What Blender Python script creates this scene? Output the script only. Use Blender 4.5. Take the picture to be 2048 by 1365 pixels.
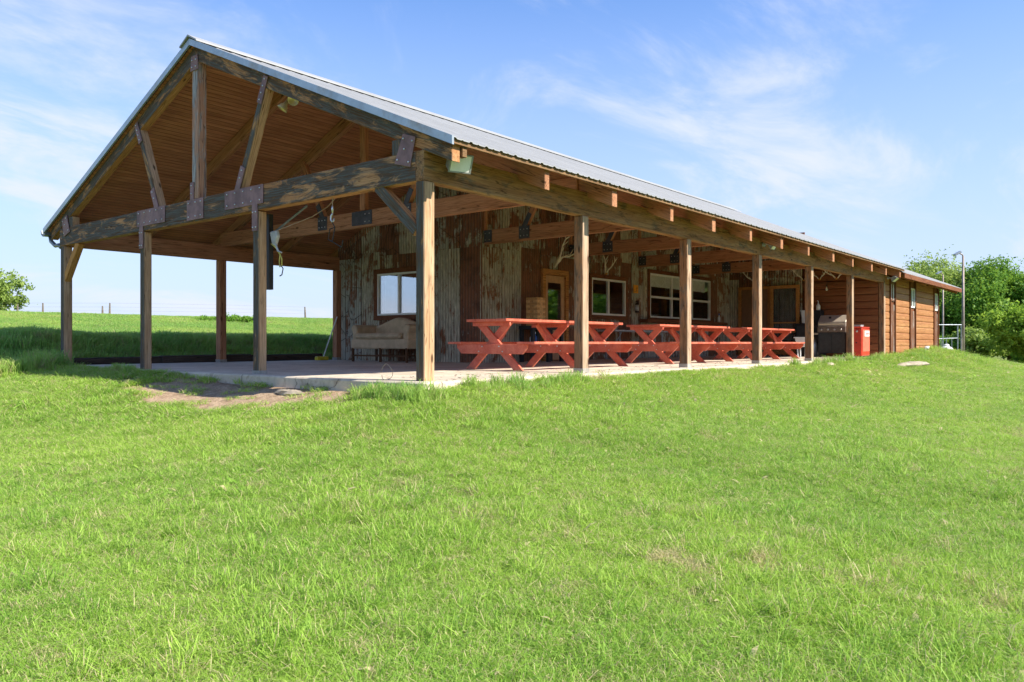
import bpy, math, random
import numpy as np
from mathutils import Matrix, Vector, Euler
random.seed(7); rng = np.random.default_rng(11)
for o in list(bpy.data.objects): bpy.data.objects.remove(o)
sc = bpy.context.scene
S = 0.82            # layout units to metres (applied to every top-level object at the end)

# ------------------------------------------------------------ camera
cam = bpy.data.cameras.new('camera'); co = bpy.data.objects.new('camera', cam); sc.collection.objects.link(co)
YAW = 0.6823
co.location = Vector((-7.30, -7.41, 0.50)) * S
co.rotation_euler = (math.pi/2, 0, YAW - math.pi/2)
cam.lens = 1583/2048*36; cam.sensor_width = 36; cam.shift_y = 3.3/2048
cam.clip_start = 0.05; cam.clip_end = 3000
sc.camera = co
# ------------------------------------------------------------ sun, sky, exposure
TO_SUN = Vector((0.24, -1.07, 1.0)).normalized()
EL = math.asin(TO_SUN.z); AZ = math.atan2(TO_SUN.x, TO_SUN.y)
sl = bpy.data.lights.new('sun', 'SUN'); so = bpy.data.objects.new('sun', sl); sc.collection.objects.link(so)
sl.energy = 4.1; sl.angle = math.radians(0.5); sl.color = (1.0, 0.93, 0.82)
so.rotation_euler = TO_SUN.to_track_quat('Z', 'Y').to_euler()
sc.view_settings.view_transform = 'Standard'; sc.view_settings.look = 'None'
sc.cycles.diffuse_bounces = 6
sc.view_settings.exposure = 1.18; sc.view_settings.gamma = 1.0
w = bpy.data.worlds.new('World'); sc.world = w; w.use_nodes = True
nt = w.node_tree; nt.nodes.clear()
def wn(t, **k):
    n = nt.nodes.new(t)
    for a, b in k.items():
        if hasattr(n, a): setattr(n, a, b)
    return n
sky = wn('ShaderNodeTexSky', sky_type='NISHITA', sun_disc=False, sun_elevation=EL, sun_rotation=AZ)
sky.air_density = 1.0; sky.dust_density = 0.3; sky.ozone_density = 1.8; sky.altitude = 200
tc = wn('ShaderNodeTexCoord')
sep = wn('ShaderNodeSeparateXYZ'); nt.links.new(tc.outputs['Generated'], sep.inputs[0])
# clouds lie on a high flat layer: direction / height
mx = wn('ShaderNodeMath', operation='MAXIMUM'); nt.links.new(sep.outputs['Z'], mx.inputs[0]); mx.inputs[1].default_value = 0.02
ad = wn('ShaderNodeMath', operation='ADD'); nt.links.new(mx.outputs[0], ad.inputs[0]); ad.inputs[1].default_value = 0.18
dv = wn('ShaderNodeVectorMath', operation='DIVIDE'); nt.links.new(tc.outputs['Generated'], dv.inputs[0])
cb = wn('ShaderNodeCombineXYZ')
for i in range(3): nt.links.new(ad.outputs[0], cb.inputs[i])
nt.links.new(cb.outputs[0], dv.inputs[1])
mp = wn('ShaderNodeMapping'); nt.links.new(dv.outputs[0], mp.inputs[0])
mp.inputs['Rotation'].default_value = (0, 0, math.radians(-35)); mp.inputs['Scale'].default_value = (0.7, 1.25, 0.0)
mp.inputs['Location'].default_value = (4.4, 3.62, 0)
n1 = wn('ShaderNodeTexNoise'); nt.links.new(mp.outputs[0], n1.inputs['Vector'])
n1.inputs['Scale'].default_value = 1.5; n1.inputs['Detail'].default_value = 9; n1.inputs['Roughness'].default_value = 0.62; n1.inputs['Distortion'].default_value = 0.7
n2 = wn('ShaderNodeTexNoise'); nt.links.new(mp.outputs[0], n2.inputs['Vector'])
n2.inputs['Scale'].default_value = 0.55; n2.inputs['Detail'].default_value = 3
mul = wn('ShaderNodeMath', operation='MULTIPLY'); nt.links.new(n1.outputs['Fac'], mul.inputs[0]); nt.links.new(n2.outputs['Fac'], mul.inputs[1])
cr = wn('ShaderNodeMapRange'); nt.links.new(mul.outputs[0], cr.inputs['Value'])
cr.inputs['From Min'].default_value = 0.228; cr.inputs['From Max'].default_value = 0.39; cr.inputs['To Max'].default_value = 0.85
cr.interpolation_type = 'SMOOTHSTEP'
# thin veil thickening towards the horizon
hz = wn('ShaderNodeMapRange'); nt.links.new(sep.outputs['Z'], hz.inputs['Value'])
hz.inputs['From Min'].default_value = 0.0; hz.inputs['From Max'].default_value = 0.46; hz.inputs['To Min'].default_value = 1.0; hz.inputs['To Max'].default_value = 0.0
mixc = wn('ShaderNodeMix', data_type='RGBA'); nt.links.new(hz.outputs[0], mixc.inputs['Factor'])
tint = wn('ShaderNodeMix', data_type='RGBA', blend_type='MULTIPLY'); tint.inputs['Factor'].default_value = 1.0; nt.links.new(sky.outputs[0], tint.inputs['A']); tint.inputs['B'].default_value = (0.41, 0.665, 0.97, 1)
nt.links.new(tint.outputs['Result'], mixc.inputs['A']); mixc.inputs['B'].default_value = (2.75, 3.1, 3.9, 1)
mixd = wn('ShaderNodeMix', data_type='RGBA'); nt.links.new(cr.outputs[0], mixd.inputs['Factor']); nt.links.new(mixc.outputs['Result'], mixd.inputs['A']); mixd.inputs['B'].default_value = (3.25, 3.45, 4.0, 1)
bg = wn('ShaderNodeBackground'); bg.inputs['Strength'].default_value = 0.118
nt.links.new(mixd.outputs['Result'], bg.inputs['Color'])
wo = wn('ShaderNodeOutputWorld'); nt.links.new(bg.outputs[0], wo.inputs['Surface'])

# ------------------------------------------------------------ node helper
class NB:
    def __init__(s, name, disp=False):
        s.m = bpy.data.materials.new(name); s.m.use_nodes = True; s.t = s.m.node_tree; s.t.nodes.clear()
        s.out = s.t.nodes.new('ShaderNodeOutputMaterial')
    def n(s, t, props=None, **ins):
        nd = s.t.nodes.new(t)
        for k, v in (props or {}).items(): setattr(nd, k, v)
        for k, v in ins.items():
            k = k.replace('_', ' ')
            inp = nd.inputs[int(k[1:])] if (k[0] == 'i' and k[1:].isdigit()) else nd.inputs[k]
            if isinstance(v, bpy.types.NodeSocket): s.t.links.new(v, inp)
            else:
                if isinstance(v, tuple) and len(v) == 3 and inp.type == 'RGBA': v = v + (1,)
                inp.default_value = v
        return nd
    def math(s, op, a, b=0.0, clamp=False):
        return s.n('ShaderNodeMath', {'operation': op, 'use_clamp': clamp}, i0=a, i1=b).outputs[0]
    def mix(s, f, a, b, mode='MIX'):
        return s.n('ShaderNodeMix', {'data_type': 'RGBA', 'blend_type': mode}, i0=f, i6=a, i7=b).outputs[2]
    def noise(s, v, scale=1.0, detail=4, rough=0.55, dist=0.0):
        return s.n('ShaderNodeTexNoise', None, Vector=v, Scale=scale, Detail=float(detail), Roughness=rough, Distortion=dist).outputs['Fac']
    def rng(s, v, a, b, c=0.0, d=1.0, smooth=True):
        return s.n('ShaderNodeMapRange', {'interpolation_type': 'SMOOTHSTEP' if smooth else 'LINEAR'}, i0=v, i1=a, i2=b, i3=c, i4=d).outputs[0]
    def mapv(s, v, scale=(1, 1, 1), loc=(0, 0, 0), rot=(0, 0, 0)):
        return s.n('ShaderNodeMapping', None, Vector=v, Scale=scale, Location=loc, Rotation=rot).outputs[0]
    def obj(s):
        tc = s.n('ShaderNodeTexCoord').outputs['Object']; r = s.n('ShaderNodeObjectInfo').outputs['Random']
        off = s.n('ShaderNodeCombineXYZ', None, i0=s.math('MULTIPLY', r, 37.0), i1=s.math('MULTIPLY', r, 11.0), i2=s.math('MULTIPLY', r, 23.0)).outputs[0]
        return s.n('ShaderNodeVectorMath', {'operation': 'ADD'}, i0=tc, i1=off).outputs[0], r
    def pos(s): return s.n('ShaderNodeNewGeometry').outputs['Position']
    def finish(s, col, rough=0.7, metal=0.0, bump=None, bs=0.3, bd=0.01, spec=0.3, sh=None):
        if sh is None:
            p = s.n('ShaderNodeBsdfPrincipled'); 
            for k, v in (('Base Color', col), ('Roughness', rough), ('Metallic', metal), ('Specular IOR Level', spec)):
                if isinstance(v, bpy.types.NodeSocket): s.t.links.new(v, p.inputs[k])
                else: p.inputs[k].default_value = (v + (1,)) if isinstance(v, tuple) and len(v) == 3 else v
            if bump is not None:
                b = s.n('ShaderNodeBump', None, Strength=bs, Distance=bd, Height=bump); s.t.links.new(b.outputs[0], p.inputs['Normal'])
            sh = p.outputs[0]
        s.t.links.new(sh, s.out.inputs['Surface']); return s.m

def wood(name, a, b, grey=None, gmin=0.45, gmax=0.62, face=False, knots=True, stain=0.0, lit_side=0.0, foot=False):
    k = NB(name); v, r = k.obj()
    g1 = k.noise(k.mapv(v, (0.5, 5, 5)), 1.4, 5, 0.6, 0.6)
    g2 = k.noise(k.mapv(v, (1.6, 42, 42)), 1.6, 4, 0.6, 0.3)
    col = k.mix(k.rng(g1, 0.35, 0.68), a, b)
    col = k.mix(k.rng(r, 0, 1, 0.0, 0.22, False), col, tuple(x*0.55 for x in a))
    if grey:
        g3 = k.noise(k.mapv(v, (1.0, 4.0, 4.0), (5, 3, 1)), 1.7, 9, 0.72, 0.6)
        f = k.rng(g3, gmin, gmax)
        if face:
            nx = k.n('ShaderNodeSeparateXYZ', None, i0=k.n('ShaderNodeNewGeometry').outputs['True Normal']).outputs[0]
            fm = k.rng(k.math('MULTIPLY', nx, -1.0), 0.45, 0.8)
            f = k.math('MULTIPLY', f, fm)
        gc = k.mix(k.rng(g2, 0.35, 0.65), tuple(x*0.42 for x in grey), grey)
        col = k.mix(f, col, gc)
    if foot:
        zc = k.n('ShaderNodeSeparateXYZ', None, i0=k.pos()).outputs[2]
        fm = k.math('MULTIPLY', k.rng(k.math('ADD', zc, k.math('MULTIPLY', k.noise(k.mapv(v, (1.5, 9, 9)), 1.5, 5, 0.7), 1.2)), 1.5, 0.7), 0.62)
        col = k.mix(fm, col, (0.085, 0.06, 0.042))
    if lit_side:  # sunlight painted into the colour: faces towards -Y get a paler tan
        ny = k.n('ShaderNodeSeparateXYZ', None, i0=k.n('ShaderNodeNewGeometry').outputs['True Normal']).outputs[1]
        bm = k.math('MULTIPLY', k.rng(k.math('MULTIPLY', ny, -1.0), 0.6, 0.85), lit_side)
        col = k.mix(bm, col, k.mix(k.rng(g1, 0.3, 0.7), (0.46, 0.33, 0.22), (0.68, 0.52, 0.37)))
    if stain:
        g4 = k.noise(k.mapv(v, (0.7, 3, 3), (9, 1, 4)), 2.2, 5, 0.7, 0.4)
        col = k.mix(k.rng(g4, 0.55, 0.72, 0, stain), col, (0.035, 0.025, 0.018))
    col = k.mix(k.rng(g2, 0.3, 0.62, 0.55, 0.0), col, tuple(x*0.35 for x in a))
    g5 = k.noise(k.mapv(v, (0.35, 9, 9), (2, 7, 4)), 1.3, 3, 0.5, 0.2)
    ck = k.rng(k.math('ABSOLUTE', k.math('SUBTRACT', g5, 0.5)), 0.004, 0.012, 0.75, 0.0)
    col = k.mix(ck, col, tuple(x*0.16 for x in a))
    if knots:
        vo = k.n('ShaderNodeTexVoronoi', None, Vector=k.mapv(v, (1.1, 3.2, 3.2)), Scale=1.3).outputs['Distance']
        col = k.mix(k.rng(vo, 0.05, 0.12, 0.85, 0.0), col, (0.05, 0.022, 0.01))
    return k.finish(col, 0.8, bump=g2, bs=0.35, bd=0.01, spec=0.15)

M = {}
M['post'] = wood('post_wood', (0.36, 0.175, 0.085), (0.46, 0.25, 0.13), grey=(0.26, 0.20, 0.15), gmin=0.46, gmax=0.60, face=True, stain=0.45, lit_side=0.75, foot=True)
M['gable'] = wood('weathered_gable_wood', (0.55, 0.27, 0.10), (0.62, 0.34, 0.15), grey=(0.115, 0.118, 0.112), gmin=0.33, gmax=0.46, face=True, stain=0.5, lit_side=0.55)
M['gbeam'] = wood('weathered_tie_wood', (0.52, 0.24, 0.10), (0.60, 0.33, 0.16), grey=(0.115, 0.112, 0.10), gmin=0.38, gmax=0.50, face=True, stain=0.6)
M['king'] = wood('king_post_wood', (0.50, 0.25, 0.155), (0.58, 0.34, 0.23), grey=(0.42, 0.41, 0.40), gmin=0.44, gmax=0.58)
M['beam'] = wood('side_beam_wood', (0.36, 0.175, 0.075), (0.46, 0.26, 0.12), grey=(0.21, 0.165, 0.115), gmin=0.48, gmax=0.66, stain=0.75)
M['inner'] = wood('inner_timber', (0.48, 0.215, 0.11), (0.58, 0.29, 0.16), stain=0.3)
M['rafter'] = wood('rafter_wood', (0.44, 0.20, 0.10), (0.52, 0.26, 0.14), stain=0.3)
M['eave'] = wood('eave_board_wood', (0.22, 0.125, 0.06), (0.33, 0.20, 0.10), stain=0.4)
M['dark'] = wood('dark_edging_timber', (0.075, 0.055, 0.042), (0.13, 0.10, 0.08))
M['trimwood'] = wood('brown_trim_wood', (0.20, 0.075, 0.035), (0.27, 0.11, 0.05))
M['ochre'] = wood('ochre_trim_wood', (0.56, 0.25, 0.075), (0.66, 0.33, 0.11))
M['trimgrey'] = wood('weathered_trim_board', (0.17, 0.075, 0.04), (0.24, 0.11, 0.06), grey=(0.42, 0.37, 0.32), gmin=0.5, gmax=0.62)
M['legwood'] = wood('sofa_leg_wood', (0.12, 0.06, 0.03), (0.20, 0.10, 0.05), knots=False)
M['oldpost'] = wood('grey_fence_wood', (0.22, 0.18, 0.14), (0.32, 0.27, 0.22))

def m_boards(name, a, b, axis, pitch, dark=0.35):
    k = NB(name); v = k.n('ShaderNodeTexCoord').outputs['Object']
    sx = k.n('ShaderNodeSeparateXYZ', None, i0=v)
    c = k.math('DIVIDE', sx.outputs[axis], pitch)
    fl = k.math('FLOOR', c); fr = k.math('FRACT', c)
    rnd = k.n('ShaderNodeTexWhiteNoise', {'noise_dimensions': '1D'}, W=fl).outputs['Value']
    off = k.n('ShaderNodeCombineXYZ', None, i0=k.math('MULTIPLY', rnd, 31.0), i1=k.math('MULTIPLY', rnd, 17.0), i2=0.0).outputs[0]
    vv = k.n('ShaderNodeVectorMath', {'operation': 'ADD'}, i0=v, i1=off).outputs[0]
    g1 = k.noise(k.mapv(vv, (0.6, 7, 7)), 1.6, 5, 0.65, 0.5); g2 = k.noise(k.mapv(vv, (2, 45, 45)), 1.5, 3)
    big = k.noise(v, 0.5, 4)
    col = k.mix(k.rng(g1, 0.3, 0.7), a, b)
    col = k.mix(k.math('MULTIPLY', rnd, 0.45), col, tuple(x*0.5 for x in a))
    col = k.mix(k.rng(big, 0.45, 0.7, 0, 0.35), col, tuple(x*1.35 for x in b))
    col = k.mix(k.rng(g2, 0.35, 0.6, 0.4, 0), col, tuple(x*0.45 for x in a))
    gap = k.math('MINIMUM', fr, k.math('SUBTRACT', 1.0, fr))
    col = k.mix(k.rng(gap, 0.02, 0.08, 0.6, 0.0), col, (0.012, 0.007, 0.005))
    return k.finish(col, 0.75, bump=k.rng(gap, 0.0, 0.1), bs=0.5, bd=0.02, spec=0.15)
M['ceil'] = m_boards('ceiling_boards_stain', (0.46, 0.18, 0.095), (0.64, 0.29, 0.165), 1, 0.105)

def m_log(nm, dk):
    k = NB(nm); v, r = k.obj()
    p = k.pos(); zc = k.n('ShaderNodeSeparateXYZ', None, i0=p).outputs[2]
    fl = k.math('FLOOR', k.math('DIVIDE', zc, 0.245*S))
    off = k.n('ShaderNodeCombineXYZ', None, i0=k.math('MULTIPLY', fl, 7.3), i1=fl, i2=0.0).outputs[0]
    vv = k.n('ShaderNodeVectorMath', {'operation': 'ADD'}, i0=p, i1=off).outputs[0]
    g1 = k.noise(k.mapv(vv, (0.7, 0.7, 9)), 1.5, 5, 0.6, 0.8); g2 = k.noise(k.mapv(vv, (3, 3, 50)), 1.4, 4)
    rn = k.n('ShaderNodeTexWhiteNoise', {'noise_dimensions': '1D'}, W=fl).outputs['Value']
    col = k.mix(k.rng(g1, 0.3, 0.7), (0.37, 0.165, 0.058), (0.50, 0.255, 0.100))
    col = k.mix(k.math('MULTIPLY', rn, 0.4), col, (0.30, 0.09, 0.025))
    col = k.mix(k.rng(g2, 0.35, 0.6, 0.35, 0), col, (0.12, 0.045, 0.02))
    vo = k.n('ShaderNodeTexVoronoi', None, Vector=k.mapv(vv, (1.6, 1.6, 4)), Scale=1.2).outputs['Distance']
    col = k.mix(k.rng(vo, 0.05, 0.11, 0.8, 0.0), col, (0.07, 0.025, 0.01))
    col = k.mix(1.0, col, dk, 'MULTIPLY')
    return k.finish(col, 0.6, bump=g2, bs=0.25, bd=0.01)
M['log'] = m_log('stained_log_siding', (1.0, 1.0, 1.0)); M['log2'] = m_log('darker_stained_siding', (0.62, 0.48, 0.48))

def m_tin():
    k = NB('rusty_corrugated_tin'); p = k.pos()
    at = k.n('ShaderNodeAttribute', {'attribute_name': 'panel'}).outputs['Color']
    s3 = k.n('ShaderNodeSeparateColor', None, Color=at)
    R, G, B = s3.outputs[0], s3.outputs[1], s3.outputs[2]
    off = k.n('ShaderNodeCombineXYZ', None, i0=k.math('MULTIPLY', R, 50.0), i1=k.math('MULTIPLY', G, 50.0), i2=k.math('MULTIPLY', B, 9.0)).outputs[0]
    v = k.n('ShaderNodeVectorMath', {'operation': 'ADD'}, i0=p, i1=off).outputs[0]
    st = k.noise(k.mapv(v, (9, 9, 0.75)), 1.6, 8, 0.75, 0.6)
    bl = k.noise(v, 2.2, 6, 0.7, 0.5)
    fine = k.noise(k.mapv(v, (22, 22, 3)), 1.5, 4, 0.7)
    thr = k.math('ADD', k.math('MULTIPLY', R, 0.34), 0.30)
    mixv = k.math('ADD', k.math('MULTIPLY', k.math('SUBTRACT', k.math('ADD', k.math('MULTIPLY', st, 0.52), k.math('MULTIPLY', bl, 0.48)), 0.5), 2.6), 0.5)
    f = k.rng(k.math('SUBTRACT', mixv, thr), -0.06, 0.06)
    rust = k.mix(k.rng(bl, 0.35, 0.65), (0.115, 0.052, 0.034), (0.27, 0.118, 0.064))
    rust = k.mix(k.math('MULTIPLY', G, 0.4), rust, (0.27, 0.13, 0.05))
    rust = k.mix(k.rng(fine, 0.5, 0.8, 0, 0.5), rust, (0.02, 0.012, 0.01))
    galv = k.mix(k.rng(fine, 0.35, 0.7), (0.33, 0.30, 0.22), (0.72, 0.66, 0.50))
    galv = k.mix(k.math('MULTIPLY', B, 0.6), galv, (0.36, 0.38, 0.34))
    col = k.mix(f, galv, rust)
    pale = k.noise(k.mapv(v, (9, 9, 1.3), (3, 1, 7)), 1.5, 5, 0.75)
    col = k.mix(k.rng(pale, 0.60, 0.70, 0, 0.55), col, (0.50, 0.49, 0.42))
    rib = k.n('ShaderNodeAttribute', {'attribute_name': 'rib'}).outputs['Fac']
    col = k.mix(k.rng(rib, 0.45, 0.0, 0.0, 0.42), col, (0.028, 0.018, 0.012))  # groove shading painted into the colour along with dirt, by rib height
    # rust creeping along the sheet ends
    vo = k.n('ShaderNodeTexVoronoi', {'feature': 'DISTANCE_TO_EDGE'}, Vector=k.mapv(v, (1.6, 1.6, 1.2)), Scale=1.5).outputs['Distance']
    col = k.mix(k.math('MULTIPLY', k.rng(vo, 0.0, 0.03, 0.7, 0.0), k.rng(B, 0.7, 0.75)), col, (0.04, 0.02, 0.01))
    return k.finish(col, 0.62, metal=0.15, bump=fine, bs=0.2, bd=0.005)
M['tin'] = m_tin()

def m_simple(name, c, rough=0.5, metal=0.0, var=0.25, scale=8.0, bs=0.1, spec=0.4, dirt=None):
    k = NB(name); v, r = k.obj(); g = k.noise(v, scale, 5, 0.6)
    col = k.mix(k.rng(g, 0.3, 0.7), tuple(x*(1-var) for x in c), tuple(min(1, x*(1+var*0.6)) for x in c))
    if dirt:
        g2 = k.noise(v, scale*0.35, 6, 0.7); col = k.mix(k.rng(g2, 0.5, 0.7, 0, 0.7), col, dirt)
    return k.finish(col, rough, metal, bump=g, bs=bs, bd=0.004, spec=spec)
M['roof'] = m_simple('galvanised_roof', (0.37, 0.37, 0.355), 0.5, 0.2, 0.10, 1.5)
M['rake'] = m_simple('galvanised_trim', (0.42, 0.46, 0.47), 0.4, 0.5, 0.15, 3, dirt=(0.30, 0.22, 0.13))
M['gutter'] = m_simple('dull_gutter_metal', (0.20, 0.22, 0.23), 0.45, 0.6, 0.2)
M['plate'] = m_simple('purple_rust_plate', (0.25, 0.140, 0.135), 0.65, 0.1, 0.35, 4, dirt=(0.36, 0.19, 0.13))
M['plate2'] = m_simple('dark_steel_plate', (0.085, 0.085, 0.095), 0.5, 0.4, 0.3, 5)
M['bolt'] = m_simple('bolt_steel', (0.62, 0.62, 0.60), 0.35, 0.7)
M['black'] = m_simple('black_metal', (0.018, 0.018, 0.020), 0.5, 0.0, 0.3)
M['charcoal'] = m_simple('charcoal_panel', (0.045, 0.047, 0.05), 0.45, 0.1, 0.2)
M['white'] = m_simple('white_vinyl', (0.78, 0.78, 0.74), 0.4, 0, 0.06)
M['blind'] = m_simple('cream_blind', (0.80, 0.79, 0.72), 0.8, 0, 0.05)
M['plastic'] = m_simple('white_plastic', (0.70, 0.73, 0.75), 0.4, 0, 0.06)
M['steel'] = m_simple('brushed_steel', (0.60, 0.55, 0.48), 0.30, 0.85, 0.1)
M['beige'] = m_simple('beige_hood_metal', (0.55, 0.47, 0.37), 0.32, 0.4, 0.08)
M['red'] = m_simple('red_cooler_paint', (0.52, 0.045, 0.022), 0.35, 0, 0.15)
M['fadedred'] = m_simple('faded_red_paint', (0.62, 0.15, 0.085), 0.5, 0, 0.15)
M['sofa'] = m_simple('tan_upholstery', (0.54, 0.41, 0.26), 0.9, 0, 0.16, 5)
M['tan'] = m_simple('tan_door_paint', (0.56, 0.32, 0.15), 0.5, 0, 0.12)
M['browndoor'] = m_simple('brown_door_paint', (0.25, 0.135, 0.07), 0.5, 0, 0.12)
M['bone'] = m_simple('antler_bone', (0.80, 0.72, 0.58), 0.6, 0, 0.25, 12)
M['brass'] = m_simple('brass_lamp_holder', (0.60, 0.52, 0.28), 0.35, 0.5)
M['green_glass'] = m_simple('frosted_lamp_glass', (0.82, 0.82, 0.76), 0.25, 0, 0.08)
M['yellow'] = m_simple('yellow_plastic', (0.72, 0.60, 0.05), 0.45)
M['orange'] = m_simple('orange_sign_paint', (0.80, 0.36, 0.02), 0.5)
M['blue'] = m_simple('blue_label', (0.03, 0.12, 0.42), 0.4)
M['rope'] = m_simple('yellow_rope', (0.66, 0.62, 0.16), 0.8)
M['cord'] = m_simple('pale_cord', (0.40, 0.30, 0.22), 0.8)
M['grey'] = m_simple('grey_plastic', (0.45, 0.46, 0.46), 0.5)
M['lampgrey'] = m_simple('dull_grey_housing', (0.26, 0.27, 0.25), 0.6)
M['panelsteel'] = m_simple('dark_steel_panel', (0.22, 0.17, 0.13), 0.35, 0.4)
M['footing'] = m_simple('weathered_footing', (0.34, 0.32, 0.28), 0.8)
M['galvpipe'] = m_simple('galvanised_pipe', (0.36, 0.40, 0.43), 0.4, 0.6)
M['rustpole'] = m_simple('rusty_pole', (0.30, 0.25, 0.22), 0.6, 0.3, 0.3, 3)
M['rock'] = m_simple('pale_limestone', (0.36, 0.30, 0.22), 0.9, 0, 0.3, 5, bs=0.6)
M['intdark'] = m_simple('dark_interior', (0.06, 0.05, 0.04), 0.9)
M['curtain'] = m_simple('curtain_cloth', (0.55, 0.52, 0.44), 0.9, 0, 0.2, 3)
M['curtain2'] = m_simple('blue_curtain', (0.40, 0.46, 0.55), 0.9, 0, 0.3, 4)
M['block'] = m_simple('pale_pine_block', (0.72, 0.44, 0.18), 0.6, 0, 0.25, 14)
M['block2'] = m_simple('warm_pine_block', (0.55, 0.30, 0.11), 0.6, 0, 0.25, 14)
M['leafy_weed'] = m_simple('weed_leaf', (0.16, 0.33, 0.05), 0.7)

def m_picnic():
    k = NB('worn_red_table_paint'); v, r = k.obj()
    g = k.noise(k.mapv(v, (2, 2, 2)), 2.0, 6, 0.7); f = k.noise(k.mapv(v, (1.6, 16, 16)), 2.2, 6, 0.72)
    col = k.mix(k.rng(g, 0.35, 0.7), (0.50, 0.098, 0.055), (0.66, 0.185, 0.110))
    zc = k.n('ShaderNodeSeparateXYZ', None, i0=k.pos()).outputs[2]
    up = k.n('ShaderNodeSeparateXYZ', None, i0=k.n('ShaderNodeNewGeometry').outputs['True Normal']).outputs[2]
    low = k.math('MULTIPLY', k.rng(zc, 0.06, 0.0), k.rng(f, 0.40, 0.6))
    col = k.mix(low, col, (0.30, 0.20, 0.14))
    col = k.mix(k.rng(f, 0.50, 0.68, 0, 0.5), col, (0.62, 0.25, 0.17))
    col = k.mix(k.rng(f, 0.40, 0.30, 0, 0.55), col, (0.25, 0.06, 0.035))
    return k.finish(col, 0.5, bump=f, bs=0.15, bd=0.005, spec=0.35)
M['picnic'] = m_picnic()

def m_concrete():
    k = NB('patio_concrete'); p = k.pos()
    g = k.noise(p, 0.9, 6, 0.65); f = k.noise(p, 14, 4, 0.7); h = k.noise(p, 3.5, 5, 0.7, 1.0)
    col = k.mix(k.rng(g, 0.35, 0.68), (0.50, 0.425, 0.33), (0.66, 0.575, 0.45))
    col = k.mix(k.rng(f, 0.5, 0.75, 0, 0.35), col, (0.28, 0.23, 0.18))
    col = k.mix(k.rng(h, 0.52, 0.66, 0, 0.55), col, (0.30, 0.22, 0.15))
    vc = k.n('ShaderNodeTexVoronoi', {'feature': 'DISTANCE_TO_EDGE'}, Vector=k.n('ShaderNodeVectorMath', {'operation': 'ADD'}, i0=p, i1=k.n('ShaderNodeTexNoise', None, Vector=p, Scale=2.5, Detail=4.0).outputs['Color']).outputs[0], Scale=0.33).outputs['Distance']
    col = k.mix(k.rng(vc, 0.0, 0.006, 0.75, 0.0), col, (0.10, 0.08, 0.06))
    s = k.n('ShaderNodeSeparateXYZ', None, i0=p)
    for ax, per in ((0, 3.71*S), (1, 3.72*S)):
        fr = k.math('FRACT', k.math('ADD', k.math('DIVIDE', s.outputs[ax], per), 0.5))
        d = k.math('ABSOLUTE', k.math('SUBTRACT', fr, 0.5))
        col = k.mix(k.rng(d, 0.0015, 0.004, 0.7, 0.0), col, (0.10, 0.08, 0.06))
    return k.finish(col, 0.85, bump=f, bs=0.25, bd=0.006, spec=0.2)
M['concrete'] = m_concrete()

def m_ground():
    k = NB('meadow_soil_and_thatch'); p = k.pos()
    g = k.noise(p, 0.35, 5, 0.6); f = k.noise(p, 9, 6, 0.75); f2 = k.noise(p, 45, 4, 0.7)
    grass = k.mix(k.rng(f, 0.35, 0.7), (0.09, 0.13, 0.03), (0.24, 0.30, 0.075))
    grass = k.mix(k.rng(g, 0.5, 0.72, 0, 0.7), grass, (0.36, 0.32, 0.15))
    dirt = k.mix(k.rng(f, 0.3, 0.7), (0.30, 0.20, 0.125), (0.52, 0.385, 0.26))
    at = k.n('ShaderNodeAttribute', {'attribute_name': 'dirt'}).outputs['Fac']
    m = k.rng(k.math('ADD', at, k.math('MULTIPLY', k.math('SUBTRACT', f, 0.5), 0.5)), 0.4, 0.6)
    col = k.mix(m, grass, dirt)
    col = k.mix(k.rng(f2, 0.35, 0.6, 0.5, 0), col, (0.05, 0.045, 0.02))
    return k.finish(col, 0.95, bump=f, bs=0.6, bd=0.03, spec=0.1)
M['ground'] = m_ground()

def m_leafy(name, cols, dry=None, dryamt=0.0, trans=0.42, patch=0.5):
    k = NB(name); r = k.n('ShaderNodeObjectInfo').outputs['Random']
    at = k.n('ShaderNodeAttribute', {'attribute_name': 'tone'}).outputs['Fac']
    p = k.pos(); g = k.noise(p, patch, 4, 0.6, 0.4); g2 = k.noise(p, patch*6, 3, 0.6)
    t = k.math('ADD', k.math('MULTIPLY', at, 0.6), k.math('MULTIPLY', r, 0.4))
    col = k.mix(t, cols[0], cols[1])
    col = k.mix(k.rng(g, 0.40, 0.62), col, k.mix(t, cols[2], cols[1]))
    if dry:
        d = k.math('ADD', k.math('MULTIPLY', k.rng(g2, 0.5, 0.7), 0.5*dryamt), k.math('MULTIPLY', k.rng(g, 0.52, 0.70), 0.35*dryamt))
        sel = k.math('GREATER_THAN', k.math('ADD', d, k.math('MULTIPLY', at, 0.5)), 0.55)
        base = k.math('GREATER_THAN', at, 0.82)
        sel = k.math('MAXIMUM', sel, base)
        col = k.mix(sel, col, dry)
    pb = k.n('ShaderNodeBsdfPrincipled', None, Roughness=0.55); k.t.links.new(col, pb.inputs['Base Color']); pb.inputs['Specular IOR Level'].default_value = 0.25
    tr = k.n('ShaderNodeBsdfTranslucent'); k.t.links.new(k.mix(0.35, col, (0.45, 0.60, 0.08)), tr.inputs['Color'])
    ms = k.n('ShaderNodeMixShader', None, i0=trans); k.t.links.new(pb.outputs[0], ms.inputs[1]); k.t.links.new(tr.outputs[0], ms.inputs[2])
    k.t.links.new(ms.outputs[0], k.out.inputs['Surface']); return k.m
M['grass'] = m_leafy('lawn_blades', [(0.13, 0.31, 0.03), (0.48, 0.68, 0.12), (0.26, 0.43, 0.05)], dry=(0.60, 0.52, 0.28), dryamt=0.66)
M['tall'] = m_leafy('tall_blades', [(0.16, 0.38, 0.085), (0.42, 0.60, 0.13), (0.38, 0.54, 0.12)], dry=(0.50, 0.45, 0.22), dryamt=0.8)
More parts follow.
